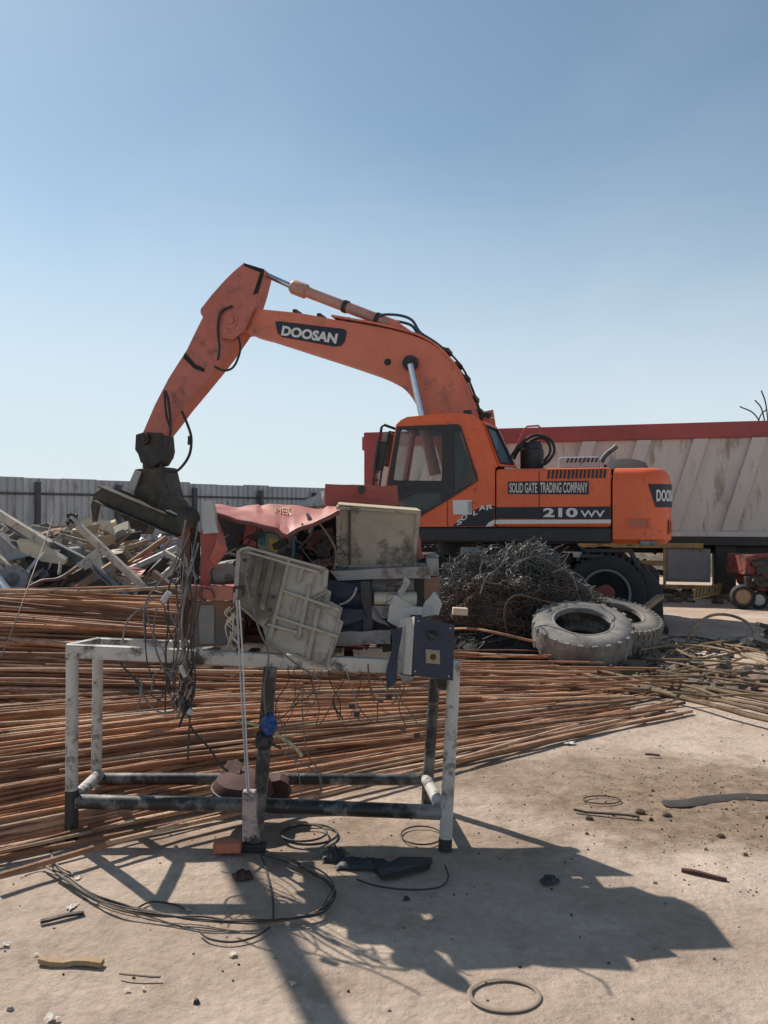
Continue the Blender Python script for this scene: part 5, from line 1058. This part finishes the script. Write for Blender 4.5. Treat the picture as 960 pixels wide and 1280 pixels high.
# pale strap, clamp, coloured rod, drum
q = MB(); q.tube(cable([(296,750),(299,810),(305,920),(310,992)], 3.62, 0), .011, 8, flat=.4); q.tube(cable([(299,750),(303,810),(308,920),(312,992)], 3.61, 0), .004, 6); one('pale_strap', q, STRAP, 'pale twisted strap hanging straight down from the square tube end', 'strap', smooth=True)
cl = thing('ratchet_clamp', 'blue clamp with a black lower half strapped round the centre post', 'clamp', P(333, 937, 3.66))
def lump(c, rx, ry, rz, s_): 
    q = MB(); q.grid(lambda u, v: c + V((rx*math.cos(u*6.2832)*math.sin(v*math.pi), ry*math.sin(u*6.2832)*math.sin(v*math.pi), -rz*math.cos(v*math.pi)))*(1 + .35*h(u*5*s_, v*5*s_, s_) if 0<u<1 else 1), 20, 12); return q
obj('blue_half', lump(P(337, 905, 3.65), .038, .05, .048, 1.3), BLUE, cl, smooth=True); obj('black_half', lump(P(330, 925, 3.65), .042, .05, .042, 2.1), BLACK, cl, smooth=True)
q = MB(); q.tube(cable([(352,935),(338,930),(328,936)], 3.62, 0), .006, 6); obj('black_tongue', q, BLACK, cl)
q = MB(); q.tube(cable([(296,902),(310,903),(325,907)], 3.66, 0), .008, 8); q.tube(cable([(344,917),(356,924),(372,937),(377,945)], 3.66, 0), [.012]*13 + [.010]*6 if False else .010, 8); one('pale_green_rope', q, M('pale_green_rope_fibre', (.50, .52, .30), (.40, .34, .2), 18, .8, rust=(.3,.1,.05), ramt=.42, rscale=15), 'short pale green rope end knotted through the blue clamp', 'rope', smooth=True)
dr_ = thing('maroon_drum', 'flattened maroon drum wedged between the lower tubes', 'drum', P(305, 1002, 4.0))
q = MB(); c = P(303, 1000, 3.99); q.lathe([(.001, 0), (.09, .0), (.13, .02), (.148, .05), (.150, .08), (.13, .115), (.08, .13), (.001, .135)], c, (.06, -.10, 1), 32); obj('shell', q, MAROON, dr_, smooth=True)
q = MB(); q.lathe([(.150, .055), (.158, .058), (.158, .073), (.150, .075)], c, (.06, -.10, 1), 32, closed=True); obj('rim', q, DARK, dr_, smooth=True)
plate('torn_red_scrap', [P(276,966,4.02), P(282,956,4.05), P(296,953,4.05), P(304,958,4.02), P(300,965,3.98)], (0, .02, .01), MAROON, 'torn dark red scrap lying on the maroon drum', 'scrap')
plate('dark_pan', Pl([(332,976),(350,974),(360,980),(362,994),(348,1000),(334,996)], 4.02), (0, .08, 0), MAROON, 'dark rounded pan wedged right of the centre post', 'pan', .02)
# hanging cable bundle on the left
cb = thing('hanging_cable_bundle', 'tangled bundle of grey and black cables hanging at the left of the wreck', 'cable bundle', P(215, 800, 3.8))
ck = random.Random(21)
for k in range(17):
    x = ck.uniform(212, 246); xb = x + ck.uniform(-22, 6); dd = ck.uniform(3.62, 3.72) if k % 3 else ck.uniform(3.86, 3.95)
    pl = [(ck.uniform(226, 250), ck.uniform(650, 725), dd + .1), (x + ck.uniform(-6, 6), 730, dd), (x + ck.uniform(-9, 9), 775, dd), (xb + ck.uniform(-8, 8), 820, dd), (xb + ck.uniform(-16, 10), 855, dd), (xb + ck.uniform(-10, 10), ck.uniform(866, 892), dd)]
    q = MB(); r = ck.choice((.002, .003, .0042)); q.tube(cable(pl, dd, r), r, 6); obj('cable', q, (WIREG, WIRED, WIREG, WIREB)[k % 4], cb, smooth=True)
for pl in ([(153,805),(158,780),(170,765),(183,757),(188,748)], [(183,760),(190,790),(204,812),(208,830)], [(183,765),(182,800),(185,830),(196,860)], [(150,828),(165,845),(185,858),(215,862),(232,852),(236,835)], [(172,846),(180,870),(196,888),(214,890),(228,876),(230,856)], [(160,838),(176,858),(206,878),(222,868)],
           [(178,848),(176,868),(172,890)], [(232,650),(224,690),(206,720),(186,745),(180,770),(182,800)], [(186,748),(200,752),(214,770),(226,800)], [(236,720),(240,760),(238,800),(244,840)], [(190,865),(192,845),(206,835),(222,842),(226,860),(212,872)], [(240,868),(238,890),(236,925),(235,950)], [(205,755),(212,790),(224,812),(236,806)], [(196,760),(192,795),(200,825),(216,850)]):
    q = MB(); r = ck.choice((.0032, .0045)); dd = ck.uniform(3.60, 3.70); q.tube(cable(pl, dd, r), r, 7); obj('cable', q, ck.choice((WIREG, WIREG, WIRED)), cb, smooth=True)
q = MB(); q.tube(cable([(204,752),(212,740)], 3.6, 0), .014, 8); q.tube(cable([(226,832),(232,846)], 3.6, 0), .011, 8); q.tube(cable([(236,892),(240,886)], 3.6, 0), .012, 8); obj('connector', q, LGREY, cb, smooth=True)
for k in range(16):
    q = MB(); c = P(ck.uniform(224, 243), ck.uniform(838, 888), ck.uniform(3.6, 3.75)); q.tube(cr([c + V((ck.uniform(-.02,.02), ck.uniform(-.02,.02), .035*j - .07 + ck.uniform(-.01,.01))) for j in range(5)], 3), .006, 6); obj('frayed_end', q, ck.choice((WIRED, WIREB, WIREG)), cb, smooth=True)
q = MB(); q.tube(cable([(237,905),(246,918),(262,935),(276,956),(286,964)], 3.8, 0), .0055, 6); one('black_cable', q, WIRED, 'single black cable running down from the bundle to the maroon drum', 'cable', smooth=True)
# thin wires hanging under the stand and over the wreck
hw = thing('hanging_wires', 'thin rusty and grey wires dangling under the middle and right of the stand', 'wires', P(450, 830, 3.85))
for k in range(17):
    x = ck.uniform(352, 520); L_ = ck.uniform(15, 95); dd = ck.uniform(3.72, 4.1); y0 = 822
    pl = [(x, y0), (x + ck.uniform(-8, 8), y0 + L_*.35), (x + ck.uniform(-16, 16), y0 + L_*.7), (x + ck.uniform(-22, 22), y0 + L_), (x + ck.uniform(-30, 30), y0 + L_*ck.uniform(.6, 1.05))]
    q = MB(); r = ck.choice((.0014, .002, .0028)); q.tube(cable(pl, dd, r), r, 5); obj('wire', q, (WIREB, WIRED, WIREG, WIREB)[k % 4], hw)
for pl, r in (([(380,850),(378,890),(384,940),(400,965),(402,990)], .003), ([(352,940),(372,950),(398,968),(400,995)], .003), ([(470,840),(488,865),(505,880),(522,905),(524,920)], .003), ([(300,690),(306,720),(316,760),(330,800),(352,815),(368,828),(400,850)], .0045), ([(400,655),(412,672),(420,690),(418,712)], .005), ([(305,720),(312,700)], .004), ([(330,800),(336,820),(330,860),(333,900)], .004), ([(460,830),(462,855),(468,872),(480,878)], .005), ([(500,860),(496,872),(490,880)], .004), ([(432,835),(440,860),(446,880),(438,895)], .003), ([(345,880),(360,930),(372,960),(378,1000)], .0025)):
    q = MB(); q.tube(cable(pl, 3.64, 0), r, 6); obj('wire', q, ck.choice((WIREG, WIREB)), hw, smooth=True)
for (x, y) in ((521,919),(440,883),(446,893),(486,872)): 
    q = MB(); q.box(P(x, y, 3.64), (.028, .015, .018)); obj('connector', q, BLACK, hw, bevel=.003)

# ------------------------------------------------------------ things lying on the ground
gc = thing('ground_cable', 'looped black cable bundle lying on the ground in front of the stand', 'cable', G(300, 1130))
mainp = [(28,1086),(52,1082),(76,1092),(110,1116),(150,1132),(190,1141),(250,1147),(310,1150),(360,1146),(398,1138),(413,1122),(410,1104),(392,1088),(360,1074),(332,1066)]
for k in range(5):
    pl = [(x + ck.uniform(-7, 7), y + ck.uniform(-3, 3)) for x, y in mainp][(k % 3):(len(mainp) - (k % 2))]
    q = MB(); r = ck.choice((.0032, .004)); q.tube(cr([G(x, y, .010 + .006*(k % 3) + .01*abs(math.sin(x))) for x, y in pl], 5), r, 6); obj('strand', q, (WIRED, WIREB, WIRED)[k % 3], gc, smooth=True)
for nm, pl, m, lb in (('thin_cable', [(250,1163),(262,1172),(290,1176),(318,1170),(338,1158)], WIRED, 'thin cable end curling in front of the looped bundle'),
                  ('thin_cable', [(327,1068),(334,1090),(341,1120),(342,1146)], WIRED, 'thin straight cable running forward from the brick'),
                  ('thin_cable', [(446,1098),(470,1106),(510,1111),(548,1108),(560,1096),(556,1080)], WIRED, 'thin dark cable bowed in the shadow below the right side of the stand'),
                  ('thin_cable', [(0,1078),(30,1064),(52,1050),(64,1060),(66,1080)], WIREG, 'pale thin wire looping at the left edge of the ground'),
                  ('thin_cable', [(36,1048),(52,1046),(62,1056),(70,1078),(92,1092)], WIREG, 'pale thin wire joining the looped bundle at the left'),
                  ('thin_cable', [(168,1136),(190,1126),(220,1130),(238,1138)], WIRED, 'short arc of cable sprung up beside the looped bundle')):
    q = MB(); q.tube(cr([G(x, y, .009) for x, y in pl]), .004, 6); one(nm, q, m, lb, 'cable', smooth=True)
def ringobj(c, rx, ry, r, mat, label, nm='wire_ring', cat='wire ring', flat=1):
    q = MB(); q.tube([c + V((rx*math.cos(a*math.pi/20), ry*math.sin(a*math.pi/20), .0)) for a in range(41)], r, 8, caps=False, flat=flat); one(nm, q, mat, label, cat, smooth=True)
ringobj(G(630, 1241, .006), .112, .085, .008, M('flat_rubber_ring', (.30, .24, .185), (.21, .165, .125), 8, .9), 'flat brown ring lying in the sun at the end of the shadow', flat=.3)
ringobj(G(527, 1043, .008), .10, .11, .004, WIRED, 'thin dark wire ring on the ground behind the right front leg')
ringobj(G(752, 999, .008), .10, .06, .004, WIREB, 'small wire ring on the brown soil')
ringobj(G(388, 1042, .012), .13, .12, .006, WIRED, 'coil of black cable on the ground under the stand')
ringobj(G(380, 1040, .024), .11, .10, .005, WIRED, 'second loose black coil lying over the first under the stand')
def rag(cx_, cy_, sx, sy, hh, mat, name, label, cat, rotz=0, sd=1):
    c = G(cx_, cy_); q = MB(); Rz = Matrix.Rotation(rotz, 3, 'Z')
    q.grid(lambda u, v: c + Rz @ V(((u-.5)*sx*(1 + .3*h(v*3, sd)), (v-.5)*sy*(1 + .4*h(u*3, sd, 2)), 0)) + V((0, 0, .006 + hh*max(0, math.sin(math.pi*min(1,max(0,u)))*math.sin(math.pi*v))**.5*(.6 + .9*abs(h(u*6, v*6, sd))))), 18, 12); return one(name, q, mat, label, cat, smooth=True)
rag(418, 1072, .10, .09, .05, RUBBER, 'rubber_lump', 'black rubber lump at the left end of the dark strip', 'rubber', sd=1)
rag(455, 1082, .24, .09, .04, RUBBER, 'rubber_rag', 'crumpled black rubber rag beside the dark strip', 'rubber rag', -.1, 3)
q = MB(); q.prism([G(470,1090,.01), G(500,1076,.02), G(540,1076,.01), G(536,1084,.01), G(500,1092,.02), G(478,1098,.01)], (0, 0, .018)); one('rubber_strip', q, RUBBER, 'flat black rubber strip lying in the shadow of the wreck', 'rubber strip', bevel=.004)
rag(686, 1102, .075, .05, .03, BLACK, 'black_rag_scrap', 'tiny black scrap alone in the middle of the shadow', 'scrap', .4, 5)
rag(304, 1096, .08, .07, .03, MAROON, 'maroon_scrap', 'small dark scrap in front of the brick', 'scrap', .4, 8)
q = MB(); q.tube(cr([G(828,1004,.008), G(856,1003,.008), G(890,998,.008), (G(930,995,.008)), G(965,996,.008), G(1010,990,.008), G(1080,996,.008)]), [.02] + [.052]*36, 12, flat=.10); one('flat_dark_strip', q, M('dark_strip_surface', (.05, .044, .04), (.022, .02, .019), 5, .9, bump=.2), 'flat dark strip lying at the right edge of the yard', 'hose', smooth=True)  # flat dark strip laid along the ground at the right edge
for x0, y0, x1, y1, wd, m, nm, lb in ((50,1198,128,1202,.028,WOOD,'wood_offcut','pale tipped wooden offcut on the sunny ground at lower left'), (52,1150,106,1138,.018,DARK,'iron_flat','dark iron flat lying just above the pale tipped offcut'), (717,1012,798,1021,.014,DARK,'iron_rod','thin dark iron rod on the brown soil'), (852,1086,908,1098,.018,MAROON,'iron_flat','short brown iron flat near the right edge'), (150,1216,202,1219,.006,WIREB,'twig','thin twig in front of the wooden offcut'), (806,943,824,944,.014,MAROON,'iron_chip','small brown chip on the pale patch of ground')):
    q = MB(); q.beam(G(x0, y0, .012), G(x1, y1, .012), wd, wd*.6); one(nm, q, m, lb, 'offcut' if 'offcut' in nm else nm.replace('_', ' '), crumple=.012, cuts=4)
for i, (x, y, s_) in enumerate(((8,1180,.02),(90,1133,.03),(64,1272,.028),(292,1192,.02),(366,1229,.016),(160,1236,.012),(98,1098,.02),(706,905,.09),(712,929,.05),(180,1234,.011),(46,1192,.01))):
    q = MB(); c = G(x, y); q.grid(lambda u, v: c + Matrix.Rotation(i*1.3, 3, 'Z') @ V(((u-.5)*s_*(1.9 - v + h(v*4, i)), (v-.5)*s_*(1.1 + h(u*4, i, 3)), .005 + .3*s_*abs(h(u*3, v*3, i)))), 8, 7); one('paper_scrap', q, PAPER, ('white paper scrap at the left edge of the ground','crumpled pale scrap above the dark iron flat','white crumpled scrap at the bottom left corner','white torn scrap between the offcut and the long shadow','pale fleck beside the long shadow','tiny white fleck left of the twig tip','pale chip beside the looped cable','pale flat scrap lying on the rusty rods','pale scrap at the edge of the rusty rods','tiny white fleck right of the twig','tiny white chip above the wooden offcut')[i], 'scrap')
gs = MB()
for k in range(2300):
    x = random.uniform(-2.5, 4.2); y = random.uniform(2.2, 9)
    if random.random() < .35: x, y = random.gauss(2.1, .7), random.gauss(4.2, .45)
    s_ = random.uniform(.0018, .007) * (2.2 if random.random() < .04 else 1); c = V((x, y, s_*.4 + gz(x, y)))
    vv = [V((math.cos(a)*random.uniform(.7, 1.2), math.sin(a)*random.uniform(.6, 1.1), 0)) for a in (0, 1.26, 2.5, 3.77, 5.0)]
    gs.add([c + p*s_ + V((0,0,-s_*.4)) for p in vv] + [c + p*s_*.6 + V((0,0,s_*.5)) for p in vv], [(0,1,6,5),(1,2,7,6),(2,3,8,7),(3,4,9,8),(4,0,5,9),(5,6,7,8,9)], random.choice((0, 0, 1, 2)))
tag(obj('gravel', gs, [STONE, DARK, REBAR[1]]), 'scattered pebbles and crumbs on the yard', 'gravel', kind='stuff')
for i, (x, y, s_) in enumerate(((833,1018,.024),(800,1014,.026),(736,1022,.02),(900,1044,.02))):
    q = lump(G(x, y, s_*.3), s_, s_*.7, s_*.5, 1.1 + i); one('stone', q, M('brown_stone', (.13,.09,.06), (.08,.055,.04), 20, .9, bump=.4), ('brown clod just right of the flat dark strip tip','brown clod left of the flat dark strip tip','small brown clod beside the thin iron rod','grey brown clod below the flat dark strip')[i], 'clod')
# unseen post and beam added outside the left edge to cast the long shadow band
gb = thing('added_shadow_caster', 'added post and overhead beam, out of view at the left, casting the long shadow band', 'shadow caster', (-4.3, 4.2, 0))
q = MB(); q.bb(-4.37, -4.23, 4.13, 4.27, 0, 3.95); obj('post', q, DARK, gb, bevel=.01)
q = MB(); q.beam((-3.44, 6.55, 4.0), (-2.35, 4.04, 4.0), .11, .09); obj('beam', q, DARK, gb, bevel=.01)  # overhead beam of the added shadow caster
q = MB(); q.beam((-4.35, 4.2, 3.89), (-2.3, 4.12, 3.89), .10, .10); obj('shadow_caster_arm', q, DARK, gb, bevel=.01)
